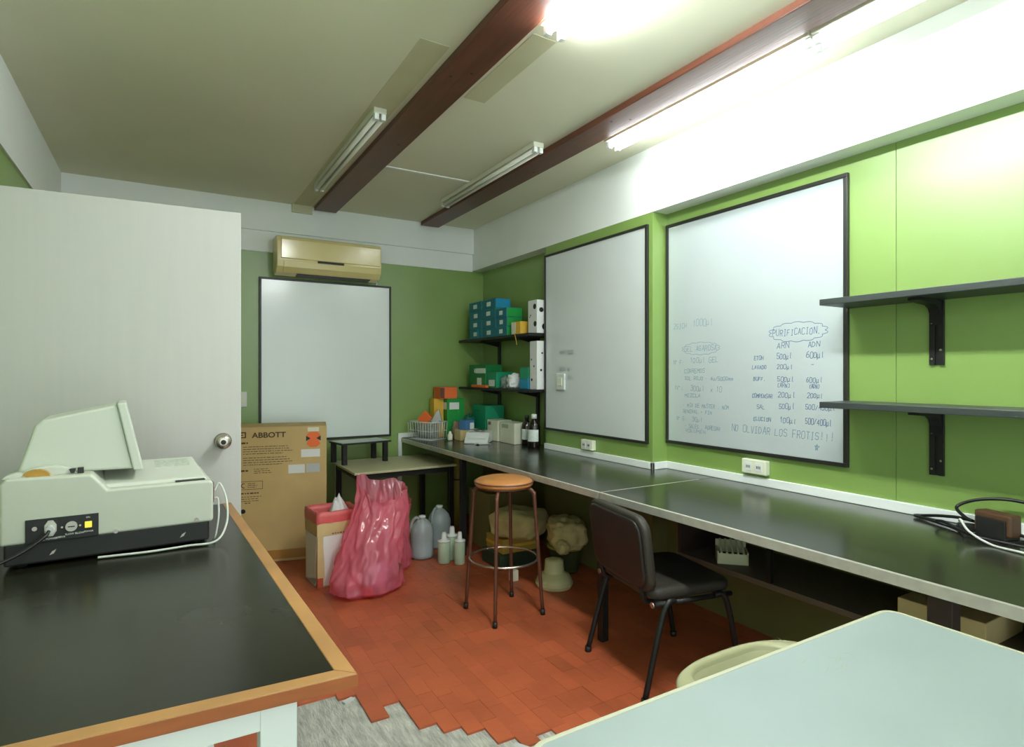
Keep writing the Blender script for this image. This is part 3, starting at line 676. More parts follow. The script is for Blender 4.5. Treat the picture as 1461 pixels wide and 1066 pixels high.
carton('small_carton', 'green small carton on top of the teal one beside the tall white carton', 'box', 2.475, 2.575, 3.925, 4.05, 1.3055, 1.395, M_TGRN)

# ================================================================== CLUTTER ON THE FAR END OF THE BENCH
Z0 = BT+0.0012
bsk = thing('wire_basket', 'white wire basket full of plastic bags at the far end of the bench', 'basket', (2.005, 4.855, Z0+0.001), math.atan2(-0.28, 0.11))
wb = MB(); W2, D2, Hh = 0.145, 0.10, 0.155
def rect(z, s=1.0): return [(-W2*s, -D2*s, z), (W2*s, -D2*s, z), (W2*s, D2*s, z), (-W2*s, D2*s, z)]
wb.tube(rect(Hh), 0.0045, 6, True); wb.tube(rect(0.003, 0.94), 0.003, 6, True); wb.tube(rect(Hh*0.5, 0.97), 0.002, 6, True)
rim = wb.build('rim', M_CAPW, bsk)
wv = MB()
for k in range(10):
    u = -W2+2*W2*k/9
    for sy in (-1, 1): wv.tube([(u, sy*D2, Hh), (u*0.94, sy*D2*0.94, 0.003)], 0.0022, 5)
    wv.tube([(u*0.94, -D2*0.94, 0.003), (u*0.94, D2*0.94, 0.003)], 0.002, 5)
for k in range(1, 7):
    v = -D2+2*D2*k/7
    for sx in (-1, 1): wv.tube([(sx*W2, v, Hh), (sx*W2*0.94, v*0.94, 0.003)], 0.0022, 5)
wv.build('wire_mesh', M_CAPW, bsk)
t = MB().blob((0, 0, 0.07), 0.10, 0.062, 0.068, 0.3, 3, 11, 0.6, 36, 20, 0.004).build('plastic_bag', M_CLEAR, None, subsurf=1, loc=(2.005, 4.855, Z0+0.005)); t.rotation_euler = (0, 0, math.atan2(-0.28, 0.11))
tag(t, 'crumpled clear plastic bags filling the white wire basket', 'bag')
o = B(-0.045, 0.045, -0.02, 0.02, -0.05, 0.05).build('small_carton', M_ORANGE, None, 0.003, loc=(1.985, 4.86, Z0+0.185)); o.rotation_euler = (0.2, 0.75, -0.5)
tag(o, 'orange carton poking tilted out of the white wire basket', 'box')
o = MB().prism([(-0.05, 0.0), (0.06, 0.0), (0.03, 0.13), (0.0, 0.10)], 'y', -0.03, 0.03).build('paper_packet', M_GREYP, None, 0.004, loc=(2.10, 4.89, Z0+0.13)); o.rotation_euler = (0, 0, -0.5)
tag(o, 'grey paper packet sticking up from the right side of the wire basket', 'packet')
carton('storage_box', 'yellow carton standing in the back corner behind the wire basket', 'box', 2.10, 2.195, 4.93, 5.03, Z0, 1.118, M_YEL)
carton('storage_box', 'bright green carton with a white label in the back corner behind the basket', 'box', 2.20, 2.37, 4.86, 5.03, Z0, 1.118, M_GRN, [('s', 0.12, 0.68, 0.72, 0.9, M_PAPER), ('f', 0.1, 0.9, 0.72, 0.9, M_PAPER)])
carton('storage_box', 'orange carton lying across the yellow and green cartons in the back corner', 'box', 2.135, 2.30, 4.87, 5.02, 1.1185, 1.222, M_ORANGE, [('s', 0.0, 0.25, 0.05, 0.95, M_BROWN)])
carton('storage_box', 'teal green carton against the alcove wall under the lower corner shelf', 'box', 2.44, 2.63, 4.58, 4.84, Z0, 1.06, M_TGRN, [('f', 0.2, 0.6, 0.82, 0.86, M_DGRN)])
crumple('plastic_bag', 'green tinted crumpled plastic bag behind the balance, below the green carton', 'bag', (2.37, 4.765, Z0), 0.055, 0.065, 0.11, plastic_film('green film', rgb(60, 150, 120), 0.3, 0.4, 0.15), 6)
carton('flat_carton', 'flat brown carton lying behind the white balance', 'box', 2.19, 2.40, 4.57, 4.69, Z0, 0.855, M_CARD2)
o = B(-0.055, 0.055, -0.04, 0.04, 0.0, 0.085).build('small_carton', mat('steel blue card', rgb(70, 120, 168), 0.5), None, 0.003, loc=(2.28, 4.63, 0.856)); o.rotation_euler = (0, 0, 0.35)
tag(o, 'small blue carton with white label lying on the flat brown carton', 'box')
B(0.0, 0.05, -0.0415, -0.0395, 0.005, 0.06).build('printed_label', M_PAPER, o)
crumple('plastic_bag', 'pinkish clear plastic bag beside the small blue carton', 'bag', (2.245, 4.755, Z0), 0.04, 0.045, 0.075, plastic_film('pinkish film', rgb(214, 176, 160), 0.3, 0.4, 0.2), 9)
sc_ = thing('laboratory_balance', 'white low laboratory balance with sloping front on the far bench', 'balance', (2.285, 4.41, Z0))
MB().prism([(-0.125, 0), (-0.125, 0.02), (-0.035, 0.085), (0.11, 0.092), (0.12, 0.085), (0.12, 0)], 'y', -0.1, 0.1).build('balance_body', M_CAPW, sc_, 0.006)
sc_.rotation_euler = (0, 0, math.radians(52))
MB().prism([(-0.105, 0.0405), (-0.045, 0.083), (-0.047, 0.0855), (-0.107, 0.043)], 'y', -0.075, 0.075).build('control_panel', M_PAPER, sc_)
MB().lathe([(0.045, 0.092), (0.05, 0.095), (0.05, 0.10), (0.0, 0.10)], (0.05, 0, 0)).build('weighing_pan', M_CHROME, sc_)
tag(MB().tube(spline([(2.17, 4.27, Z0+0.004), (2.23, 4.25, Z0+0.004), (2.30, 4.23, Z0+0.004)], 5), 0.0035, 6).build('pen', M_GREYP), 'thin pen lying on the bench in front of the white balance', 'pen')
tag(MB().lathe([(0.012, 0), (0.012, 0.006), (0.006, 0.008)]).build('bottle_cap', M_CHAR, None, loc=(2.19, 4.245, Z0)), 'small dark cap on the bench in front of the white balance', 'cap')
tag(MB().lathe([(0.02, 0), (0.022, 0.01), (0.022, 0.05), (0.012, 0.06), (0.012, 0.075), (0.004, 0.078)]).build('small_jar', M_SOCK, None, loc=(2.135, 4.66, Z0)), 'small ivory jar between the wire basket and the balance', 'jar')
carton('storage_box', 'white carton with a small dark print, left of the pair beside the amber bottles', 'box', 2.44, 2.58, 4.36, 4.545, Z0, 0.945, M_CREAMBX, [('f', 0.1, 0.35, 0.75, 0.9, mat('grey print', rgb(110, 112, 104), 0.6))])
carton('storage_box', 'larger white carton with faint green print, right beside the amber bottles', 'box', 2.45, 2.585, 4.10, 4.34, Z0, 0.94, M_CREAMBX, [('f', 0.15, 0.6, 0.72, 0.9, mat('green grey print', rgb(168, 180, 160), 0.6))])
def amber(label, x, y, r, h, cap):
    t = thing('reagent_bottle', label, 'bottle', (x, y, Z0))
    MB().lathe([(r*0.9, 0), (r, 0.008), (r, h*0.62), (r*0.85, h*0.74), (r*0.42, h*0.82), (r*0.36, h*0.88)], n=28).build('bottle_body', M_AMBER, t)
    MB().lathe([(r*0.44, h*0.87), (r*0.44, h*0.99), (r*0.38, h)], n=24).build('cap', cap, t)
    lb = MB(); n = 14
    pts = [(r*1.012*math.cos(a), r*1.012*math.sin(a)) for a in [math.radians(150+q*(130/n)) for q in range(n+1)]]
    for p, q in zip(pts, pts[1:]): lb.add([(p[0], p[1], h*0.2), (q[0], q[1], h*0.2), (q[0], q[1], h*0.55), (p[0], p[1], h*0.55)], [(0, 1, 2, 3)], True)
    lb.build('printed_label', M_LABEL, t)
    return t
amber('amber reagent bottle with dark cap, next to the white cartons', 2.53, 4.035, 0.042, 0.24, M_CHAR)
amber('amber reagent bottle with white cap, next to the middle whiteboard', 2.49, 3.865, 0.05, 0.262, M_CAPW)

# cables on the near end
cb = thing('transformer', 'small brown transformer block among cables on the near end of the bench', 'transformer', (2.52, 0.905, Z0), -0.3)
MB().box(-0.035, 0.035, -0.05, 0.05, 0.008, 0.075).build('core', M_CHAR, cb, 0.002)
MB().box(-0.028, 0.028, -0.062, 0.062, 0.018, 0.095).build('winding', mat('copper brown varnish', rgb(84, 58, 38), 0.4), cb, 0.008)
MB().box(-0.045, 0.045, -0.06, 0.06, 0.0, 0.008).build('base_plate', M_BLKMET, cb)
c1 = MB().tube(spline([(2.45, 0.70, Z0+0.01), (2.50, 0.86-0.1, Z0+0.02), (2.56, 1.0, Z0+0.04), (2.60, 1.10, Z0+0.03), (2.63, 1.19, Z0+0.01), (2.61, 1.21, Z0+0.008), (2.58, 1.14, Z0+0.008), (2.52, 1.03, Z0+0.008), (2.44, 0.97, Z0+0.008)], 10), 0.006, 8)
tag(c1.build('cable', M_CABLE), 'thick black cable looped flat along the bench beside the transformer', 'cable')
c2 = MB().tube(spline([(2.535, 0.985, Z0+0.045), (2.56, 1.02, Z0+0.05), (2.60, 1.06, Z0+0.075), (2.62, 1.0, Z0+0.11), (2.63, 0.90, Z0+0.125), (2.62, 0.78, Z0+0.11), (2.60, 0.68, Z0+0.06)], 10), 0.006, 8)
tag(c2.build('cable', M_CABLE), 'black cable arching up against the wall over the transformer', 'cable')
c3 = MB().tube(spline([(2.47, 1.0, Z0+0.05), (2.445, 0.985, Z0+0.06), (2.42, 0.95, Z0+0.03), (2.40, 0.88, Z0+0.005), (2.38, 0.80, Z0+0.005), (2.37, 0.68, Z0+0.005)], 10), 0.004, 8)
tag(c3.build('cable', M_WCABLE), 'thin pale grey cable curving in front of the transformer', 'cable')
c4 = MB().tube(spline([(2.545, 1.06, Z0+0.006), (2.53, 1.10, Z0+0.02), (2.50, 1.06, Z0+0.03), (2.47, 1.0, Z0+0.02), (2.43, 0.93, Z0+0.015), (2.45, 0.84, Z0+0.008), (2.44, 0.70, Z0+0.008)], 10), 0.005, 8)
tag(c4.build('cable', M_CABLE), 'short black cable coiled tight around the foot of the transformer', 'cable')
pl = thing('power_plug', 'black power plug lying among the cables left of the transformer', 'plug', (2.545, 1.005, Z0), 0.6)
MB().box(-0.015, 0.015, -0.03, 0.03, 0.002, 0.03).build('plug_body', M_CHAR, pl, 0.006)
for q in (-0.007, 0.007): MB().tube([(q, 0.03, 0.016), (q, 0.048, 0.016)], 0.0022, 8).build('pin', M_CHROME, pl)

# ================================================================== LOW TABLE AND RISER
lt = thing('low_table', 'low black framed table with beige top, half under the far bench end', 'table', (1.62, 4.60, 0))
MB().prism([(-0.43, -0.345), (0.40, -0.32), (0.43, 0.345), (-0.43, 0.345)], 'z', 0.603, 0.621).build('tabletop', M_LOWT, lt, 0.003)
MB().box(-0.40, 0.38, -0.30, -0.28, 0.56, 0.602).box(-0.40, 0.38, 0.30, 0.32, 0.56, 0.602).box(-0.40, -0.38, -0.28, 0.30, 0.56, 0.602).box(0.36, 0.38, -0.28, 0.30, 0.56, 0.602).build('frame', M_BLKMET, lt)
for x, y in ((-0.38, -0.29), (0.36, -0.29), (-0.38, 0.31), (0.36, 0.31)):
    MB().box(x-0.02, x+0.02, y-0.02, y+0.02, 0, 0.602).build('leg', M_BLKMET, lt, 0.002)
rs = thing('monitor_riser', 'small black legged riser with a grey top standing on the low table', 'riser', (1.39, 4.80, 0.6215), math.radians(9))
MB().box(-0.215, 0.215, -0.13, 0.13, 0.158, 0.172).build('riser_top', M_CHAR, rs, 0.003)
MB().box(-0.205, 0.205, -0.12, 0.12, 0.172, 0.1735).build('top_sheet', mat('grey speckled laminate', rgb(176, 184, 176), 0.4, var=0.12, vscale=60), rs)
for x in (-0.185, 0.17):
    for y in (-0.105, 0.105): MB().box(x-0.018, x+0.018, y-0.018, y+0.018, 0, 0.158).build('leg', M_CHAR, rs, 0.002)

# ================================================================== BIG CARTON
ab = thing('cardboard_box', 'tall brown shipping carton lettered ABBOTT standing behind the open door', 'box', (1.023, 4.395, 0), math.radians(-12))
Wb, Db, Hb = 0.80, 0.34, 0.968
MB().box(-Wb, 0, 0, Db, 0.0, Hb-0.003).build('carton_body', M_CARD, ab, 0.006)
MB().box(-Wb+0.001, -0.001, -0.0005, Db/2-0.001, Hb-0.004, Hb-0.0005).box(-Wb+0.001, -0.001, Db/2+0.001, Db, Hb-0.004, Hb-0.0005).build('top_flap', M_CARD, ab)
MB().box(-Wb, -0.002, -0.0012, 0.001, 0.02, 0.085).build('packing_tape', M_TAPE, ab)
FM = lambda x, z: face_matrix((x, -0.0012, z), (1, 0, 0), (0, 0, 1))
lettering('ABBOTT', 0.052, M_PRINT, ab, FM(-0.502, 0.892), bold=0.0013, sx=1.12)
lg = MB().box(-0.60, -0.541, -0.0012, 0, 0.926, 0.934).box(-0.549, -0.541, -0.0012, 0, 0.892, 0.934).box(-0.575, -0.541, -0.0012, 0, 0.892, 0.899).box(-0.585, -0.56, -0.0012, 0, 0.909, 0.915)
lg.build('printed_logo', M_PRINT, ab)
pr = MB(); rl = random.Random(5)
def textlines(mb, x0, x1, z0, n, dz, h, fill=0.8):
    for i in range(n):
        x = x0; z = z0-i*dz; xe = x0+(x1-x0)*rl.uniform(0.7, 1.0)
        while x < xe:
            wd = rl.uniform(0.008, 0.028)
            mb.box(x, min(x+wd, xe), -0.0008, 0, z, z+h)
            x += wd+rl.uniform(0.003, 0.007)
textlines(pr, -0.60, -0.52, 0.85, 1, 0.02, 0.012)
textlines(pr, -0.56, -0.21, 0.826, 4, 0.0165, 0.0045)
textlines(pr, -0.56, -0.22, 0.748, 4, 0.0165, 0.0045)
textlines(pr, -0.60, -0.51, 0.655, 1, 0.02, 0.012)
textlines(pr, -0.49, -0.37, 0.668, 3, 0.014, 0.004)
textlines(pr, -0.60, -0.44, 0.497, 1, 0.02, 0.009)
textlines(pr, -0.60, -0.42, 0.475, 3, 0.015, 0.004)
textlines(pr, -0.55, -0.50, 0.43, 1, 0.02, 0.006)
textlines(pr, -0.60, -0.40, 0.13, 1, 0.02, 0.008)
pr.box(-0.60, -0.432, -0.0008, 0, 0.583, 0.586).box(-0.60, -0.432, -0.0008, 0, 0.528, 0.531).box(-0.435, -0.432, -0.0008, 0, 0.528, 0.586)
textlines(pr, -0.53, -0.45, 0.568, 3, 0.013, 0.004)
pr.build('printed_text', M_PRINT, ab)
e = MB()
for k in range(10):
    a0, a1 = math.radians(70+22*k), math.radians(70+22*(k+1))
    e.add([(-0.555+r*math.cos(a), -0.0012, 0.557+r*math.sin(a)) for r, a in ((0.018, a0), (0.012, a0), (0.012, a1), (0.018, a1))], [(0, 1, 2, 3)])
e.build('printed_mark', M_PRINT, ab)
MB().disc((-0.56, 0.0005, 0.376), (0, -1, 0), 0.016, 0.0016, 14).build('grip_hole', M_CHAR, ab)
def sticker(x0, x1, z0, z1, m, name='sticker', y=-0.0014): return MB().box(x0, x1, y, 0.0005, z0, z1).build(name, m, ab)
og = MB().prism([(-0.140, 0.90), (-0.118, 0.922), (-0.065, 0.922), (-0.043, 0.90), (-0.060, 0.870), (-0.043, 0.835), (-0.07, 0.812), (-0.112, 0.812), (-0.140, 0.835), (-0.123, 0.870)], 'y', -0.0014, 0.0005).build('warning_sticker', M_ORANGE, ab)
MB().prism([(-0.142, 0.895), (-0.142, 0.856), (-0.112, 0.876)], 'y', -0.0016, 0).prism([(-0.041, 0.895), (-0.041, 0.856), (-0.071, 0.876)], 'y', -0.0016, 0).build('sticker_arrow', M_CHAR, og)
sticker(-0.131, -0.053, 0.926, 0.956, M_CREAMBX)
sticker(-0.176, -0.046, 0.741, 0.797, M_PAPER)
sticker(-0.262, -0.151, 0.628, 0.690, M_PAPER)
sticker(-0.140, -0.047, 0.630, 0.692, mat('grey sticker', rgb(186, 190, 186), 0.5, var=0.05, vscale=60))

# ================================================================== BIN WITH RED LINER
bn = thing('cardboard_bin', 'cardboard bin with white panels and red liner beside the pink bag', 'bin', (0.825, 3.783, 0), math.radians(5))
bw, bd, bh = 0.275, 0.25, 0.445
bb = MB().box(0, bw, 0, 0.006, 0, bh).box(0, bw, bd-0.006, bd, 0, bh).box(0, 0.006, 0.006, bd-0.006, 0, bh).box(bw-0.006, bw, 0.006, bd-0.006, 0, bh).box(0.006, bw-0.006, 0.006, bd-0.006, 0, 0.006)
bb.build('bin_body', M_CARD2, bn, 0.002)
fpn = MB().prism([(0.036, 0.012), (0.046, 0.06), (0.042, 0.16), (0.036, 0.26), (0.036, 0.318), (bw-0.01, 0.318), (bw-0.01, 0.0)], 'y', -0.002, 0.001)
fpn.build('white_panel', M_PAPER, bn)
MB().prism([(0.015, 0.06), (0.03, 0.015), (0.045, 0.10), (0.03, 0.20), (0.015, 0.318), (bd-0.012, 0.318), (bd-0.012, 0.004), (0.05, 0.0)], 'x', -0.002, 0.001).build('white_panel', M_PAPER, bn)
MB().box(-0.0025, 0.034, -0.0025, 0.001, 0.002, 0.06).box(-0.0025, 0.001, -0.0025, 0.016, 0.002, 0.06).build('red_patch', M_TILE if False else mat('red print', rgb(190, 82, 56), 0.6), bn)
MB().box(-0.004, bw+0.003, -0.004, 0.0, 0.322, 0.405).box(-0.004, 0.0, -0.0, bd+0.002, 0.322, 0.405).build('top_band', M_CARD2, bn, 0.001)
tl = MB(); rl = random.Random(9)
xx = 0.09
while xx < 0.21:
    wd = rl.uniform(0.008, 0.016); tl.box(xx, xx+wd, -0.0048, -0.003, 0.328, 0.334); xx += wd+0.006
tl.build('printed_text', M_PRINT, bn)
ln = MB(); N = 12
loop = []
for (x0, y0, x1, y1) in ((-.008, -.008, bw+.008, -.008), (bw+.008, -.008, bw+.008, bd+.008), (bw+.008, bd+.008, -.008, bd+.008), (-.008, bd+.008, -.008, -.008)):
    for k in range(N): loop.append((x0+(x1-x0)*k/N, y0+(y1-y0)*k/N))
n = len(loop); cxb, cyb = bw/2, bd/2; rings = []
for (ins, z, am) in ((0.0, 0.400, 0.006), (0.0, 0.44, 0.004), (0.004, 0.470, 0.006), (0.012, 0.472, 0.006), (0.02, 0.44, 0.006), (0.03, 0.30, 0.012), (0.035, 0.20, 0.012)):
    rg = []
    for i, (x, y) in enumerate(loop):
        nz = noise.noise(Vector((x*30, y*30, z*9)))
        f = 1 - (ins+abs(nz)*am)/0.14
        rg.append((cxb+(x-cxb)*f, cyb+(y-cyb)*f, z+noise.noise(Vector((x*18, y*18, 3)))*0.012))
    rings.append(rg)
vs = [p for r in rings for p in r]; fs = []
for i in range(len(rings)-1):
    for k in range(n): fs.append((i*n+k, i*n+(k+1) % n, (i+1)*n+(k+1) % n, (i+1)*n+k))
fs.append(tuple((len(rings)-1)*n+k for k in range(n)))
o = ln.add(vs, fs, True).build('bin_liner', M_REDL, None, loc=(0.825, 3.783, 0)); o.rotation_euler = (0, 0, math.radians(5))
tag(o, 'red plastic liner folded over the rim of the cardboard bin', 'bin liner')
wg = MB()
wg.blob((0, 0, 0.1), 0.075, 0.07, 0.12, 0.22, 2.5, 14, 1.0, 32, 22)
for p in wg.v:
    if p.z > 0.12: 
        f = max(0.3, 1-(p.z-0.12)*5); p.x *= f; p.y *= f
    p.z *= 1.25
o = wg.build('plastic_bag', M_PAPER, None, subsurf=1, loc=(0.985, 3.90, 0.27)); tag(o, 'knotted white plastic bag poking out of the red lined bin', 'bag')

# ================================================================== PINK BAGS
def film_bag(label, loc, prof, seed, n=132, name='waste_bag', top_open=True):
    # prof: (z, cx, cy, rx, ry)
    m = len(prof); rings = []; sub = 7
    P_ = []
    for i in range(m-1):
        for k in range(sub):
            t = k/sub; t = t
            P_.append([a+(b-a)*t for a, b in zip(prof[i], prof[i+1])])
    P_.append(list(prof[-1]))
    vs = []; fs = []; H = prof[-1][0]
    for j, (z, cx, cy, rx, ry) in enumerate(P_):
        t = z/H
        for k in range(n):
            a = 2*PI*k/n
            fold = 0.06*t*math.sin(7*a+seed+2.2*math.sin(2*a+seed)+2.5*t) + 0.02*math.sin(17*a+seed*2+4*t)
            rid = 1-2*abs(noise.noise(Vector((math.cos(a)*2.3+t*1.2, math.sin(a)*2.3-t*0.8, t*2.6+seed)))); rid2 = 1-2*abs(noise.noise(Vector((math.cos(a)*5+t*3, math.sin(a)*5, t*6-seed))))
            fold += 0.11*(rid-0.6) + 0.045*(rid2-0.6)
            d = Vector((math.cos(a), math.sin(a), t*1.8))
            w = 1 + fold*min(1, 0.3+t) + 0.10*noise.noise(d*2.6+Vector((seed, 0, 0))) + 0.06*noise.noise(d*6.5+Vector((seed, 3, 0)))
            zz = z + (0.035*noise.noise(Vector((math.cos(a)*2, math.sin(a)*2, seed))) + 0.03*math.cos(2*a+0.4) + 0.055*math.sin(a-0.3))*t**4
            vs.append((cx+rx*w*math.cos(a), cy+ry*w*math.sin(a), max(zz, 0.002)))
    M_ = len(P_)
    for j in range(M_-1):
        for k in range(n): fs.append((j*n+k, j*n+(k+1) % n, (j+1)*n+(k+1) % n, (j+1)*n+k))
    fs.append(tuple(range(n))[::-1])
    o = MB().add(vs, fs, True).build(name, M_BAG, None, subsurf=1, loc=loc)
    return tag(o, label, 'bag', 'pink waste bags')
film_bag('large pink translucent waste bag with open gathered top beside the cardboard bin', (1.085, 3.58, 0.001),
    [(0.0, 0, 0, 0.17, 0.12), (0.03, 0, 0, 0.225, 0.165), (0.10, 0, 0, 0.228, 0.17), (0.18, 0.01, 0.01, 0.215, 0.155), (0.30, 0.04, 0.03, 0.19, 0.135), (0.42, 0.085, 0.06, 0.175, 0.115), (0.50, 0.115, 0.08, 0.165, 0.105), (0.57, 0.125, 0.10, 0.16, 0.11), (0.62, 0.13, 0.11, 0.165, 0.12)], 1.3)
film_bag('smaller pink translucent waste bag slumped behind the large pink bag, next to the jugs', (1.375, 3.90, 0.001),
    [(0.0, 0, 0, 0.07, 0.08), (0.03, 0, 0, 0.10, 0.11), (0.10, 0, 0, 0.105, 0.12), (0.22, -0.01, 0.0, 0.10, 0.115), (0.34, -0.015, 0, 0.10, 0.10), (0.42, -0.02, 0, 0.11, 0.09), (0.48, -0.02, 0, 0.13, 0.09)], 4.1)
crumple('paper_wad', 'crumpled lilac wad at the bottom of the large pink bag', 'waste', (1.165, 3.585, 0.012), 0.075, 0.075, 0.075, M_VIOLET, 21, 0.3, 3)
crumple('paper_wad', 'pale pink wad at the left bottom inside the large pink bag', 'waste', (0.985, 3.615, 0.012), 0.06, 0.065, 0.06, mat('pale pink plastic', rgb(226, 150, 170), 0.4), 25, 0.25, 3)
o = MB().lathe([(0.035, 0), (0.038, 0.005), (0.038, 0.04), (0.034, 0.045)]).build('jar_lid', M_RED, None, loc=(1.05, 3.475, 0.014)); tag(o, 'red screw lid visible through the front bottom of the large pink bag', 'lid')
o = MB().box(-0.025, 0.025, -0.02, 0.02, 0, 0.10).build('small_carton', M_BROWN, None, 0.006, loc=(1.20, 3.485, 0.09)); o.rotation_euler = (0, 0.5, 0.2); tag(o, 'brown packet inside the right side of the large pink bag', 'packet')

# ================================================================== JUGS AND BOTTLES ON THE FLOOR
def jug(label, x, y, r, h, rz):
    t = thing('plastic_jug', label, 'jug', (x, y, 0), rz, 'plastic jugs on the floor')
    MB().lathe([(r*0.82, 0.0), (r*0.98, 0.012), (r, 0.03), (r, h*0.60), (r*0.97, h*0.68), (r*0.80, h*0.80), (r*0.45, h*0.90), (r*0.26, h*0.93), (r*0.25, h*0.96)], n=30).build('jug_body', M_JUG, t)
    MB().lathe([(r*0.78, 0.006), (r*0.93, 0.016), (r*0.95, 0.032), (r*0.95, h*0.34), (0.001, h*0.34)], n=30).build('liquid', M_LIQ, t)
    MB().lathe([(r*0.30, h*0.95), (r*0.30, h), (r*0.26, h*1.005)], n=20).build('cap', M_CAPW, t)
    MB().tube(spline([(r*0.25, 0, h*0.925), (r*0.55, 0, h*0.95), (r*0.90, 0, h*0.84), (r*0.98, 0, h*0.68), (r*0.93, 0, h*0.60)], 6), 0.011, 10).build('handle', M_JUG, t)
    return t
jug('translucent plastic jug half full of cloudy liquid, in front beside the pink bags', 1.625, 4.035, 0.083, 0.305, 2.6)
jug('translucent plastic jug with a big handle, behind the small bottles', 1.84, 4.215, 0.088, 0.32, 3.6)
def squeeze(label, x, y, r, h):
    t = thing('dropper_bottle', label, 'bottle', (x, y, 0), 0, 'small plastic bottles on the floor')
    MB().lathe([(r*0.9, 0), (r, 0.006), (r, h*0.70), (r*0.94, h*0.73), (r*0.4, h*0.76), (r*0.4, h*0.78)], n=22).build('bottle_body', M_SOLUT, t)
    MB().lathe([(r*1.03, h*0.70), (r*1.03, h*0.75), (r*0.45, h*0.78), (r*0.40, h*0.95), (r*0.30, h)], n=22).build('cap', M_CAPW, t)
    return t
squeeze('small pale green plastic bottle, leftmost of the three beside the jugs', 1.715, 3.845, 0.045, 0.215)
squeeze('small pale green plastic bottle, middle one of the three beside the jugs', 1.80, 3.895, 0.045, 0.235)
squeeze('small pale plastic bottle nearest the stool, rightmost of the three by the jugs', 1.80, 3.765, 0.038, 0.225)

# ================================================================== LEFT BENCH
lb = thing('workbench', 'black topped workbench with oak edging along the left wall', 'workbench', (0, 0, 0))
LT = 0.80
NE, SE, SW, NW = (0.243, 2.745), (0.303, 1.066), (-0.605, 1.112), (-0.605, 2.755)
ew = 0.034
MB().prism([(NE[0]-ew, NE[1]), (SE[0]-ew, SE[1]+ew), (SW[0], SW[1]+ew), (NW[0], NW[1])], 'z', LT-0.026, LT).build('top_board', M_BLACK, lb)
MB().prism([(NE[0], NE[1]), (SE[0], SE[1]), (SE[0]-ew, SE[1]+ew), (NE[0]-ew, NE[1])], 'z', LT-0.024, LT+0.002).prism([(SE[0], SE[1]), (SW[0], SW[1]), (SW[0], SW[1]+ew), (SE[0]-ew, SE[1]+ew)], 'z', LT-0.024, LT+0.002).build('edge_trim', M_WOOD, lb, 0.002)
MB().prism([(SE[0]+0.001, SE[1]-0.001), (SW[0], SW[1]-0.001), (SW[0], SW[1]+0.0005), (SE[0], SE[1]+0.0005)], 'z', LT-0.023, LT-0.0005).build('front_face', M_WOODD, lb)
def qd(fx, fy):   # point of the top by fractions
    a = Vector(SW).lerp(Vector(SE), fx); b = Vector(NW).lerp(Vector(NE), fx); return a.lerp(b, fy)
fr = MB()
fr.prism([(-0.58, 1.128), (0.205, 1.108), (0.205, 1.135), (-0.58, 1.155)], 'z', 0.722, 0.773).prism([(0.175, 1.135), (0.205, 1.135), (0.16, 2.70), (0.13, 2.70)], 'z', 0.722, 0.773).build('frame_rail', M_WHMET, lb)
for x, y in ((0.175, 1.125), (-0.56, 1.145), (0.14, 2.70), (-0.56, 2.70)):
    MB().box(x-0.031, x+0.031, y-0.018, y+0.025, -0.008 if y < 2 else 0, 0.772).build('leg', M_WHMET, lb, 0.002)
MB().prism([(-0.58, 1.2), (0.125, 1.2), (0.095, 2.68), (-0.58, 2.68)], 'z', 0.335, 0.355).build('lower_shelf', M_WHMET, lb, 0.002)

# ================================================================== LAB MACHINE ON THE LEFT BENCH
mc = thing('laboratory_analyser', 'cream laboratory analyser with raised hood and black base on the left bench', 'laboratory machine', (-0.389, 2.102, LT+0.0006), math.radians(2.81))
D = 0.37
MB().box(0.006, 0.515, 0.006, D-0.006, 0.010, 0.072).build('base', M_CHAR, mc, 0.006)
MB().prism([(-0.002, 0.070), (-0.002, 0.24), (0.012, 0.256), (0.205, 0.252), (0.245, 0.203), (0.515, 0.203), (0.526, 0.196), (0.526, 0.074), (0.52, 0.070)], 'y', 0.0, D).build('body', M_BEIGE, mc, 0.008, 3)
MB().prism([(0.025, 0.255), (0.067, 0.395), (0.085, 0.412), (0.268, 0.452), (0.31, 0.250)], 'y', 0.07, 0.30).build('hood', M_BEIGE2, mc, 0.008, 3)
MB().prism([(0.266, 0.456), (0.290, 0.458), (0.336, 0.246), (0.309, 0.246)], 'y', 0.062, 0.31).build('hood_edge', M_BEIGE2, mc, 0.004)
ld = MB()
ld.add([(0.225, 0.03, 0.195), (0.515, 0.03, 0.195), (0.515, D-0.005, 0.195), (0.225, D-0.005, 0.195), (0.230, 0.045, 0.212), (0.508, 0.045, 0.212), (0.495, D-0.01, 0.240), (0.230, D-0.01, 0.240)], [(3, 2, 1, 0), (4, 5, 6, 7), (0, 1, 5, 4), (1, 2, 6, 5), (2, 3, 7, 6), (3, 0, 4, 7)])
ld.build('lid', M_BEIGE2, mc, 0.004)
MB().prism([(0.22, 0.2275), (0.325, 0.2369), (0.325, 0.2385), (0.22, 0.2293)], 'x', 0.375, 0.478).build('keypad_label', mat('grey keypad print', rgb(178, 186, 170), 0.5, var=0.25, vscale=90), mc)
MB().box(0.42, 0.505, 0.018, 0.048, 0.199, 0.2065).build('card_slot', M_CHAR, mc, 0.003)
MB().box(0.26, 0.42, 0.030, 0.0325, 0.200, 0.2042).build('seam', M_GREYP, mc)
bl = MB(); n = 20
MB().prism([(0.075+0.033*math.cos(PI*k/12), 0.252+0.022*math.sin(PI*k/12)) for k in range(13)], 'y', 0.02, 0.035).build('paper_roll', mat('brown paper roll', rgb(176, 132, 52), 0.6), mc)
MB().prism([(0.10+0.065*math.cos(PI*k/12), 0.252+0.027*math.sin(PI*k/12)) for k in range(13)], 'y', 0.036, 0.068).build('roll_cover', M_BEIGE2, mc, 0.003)
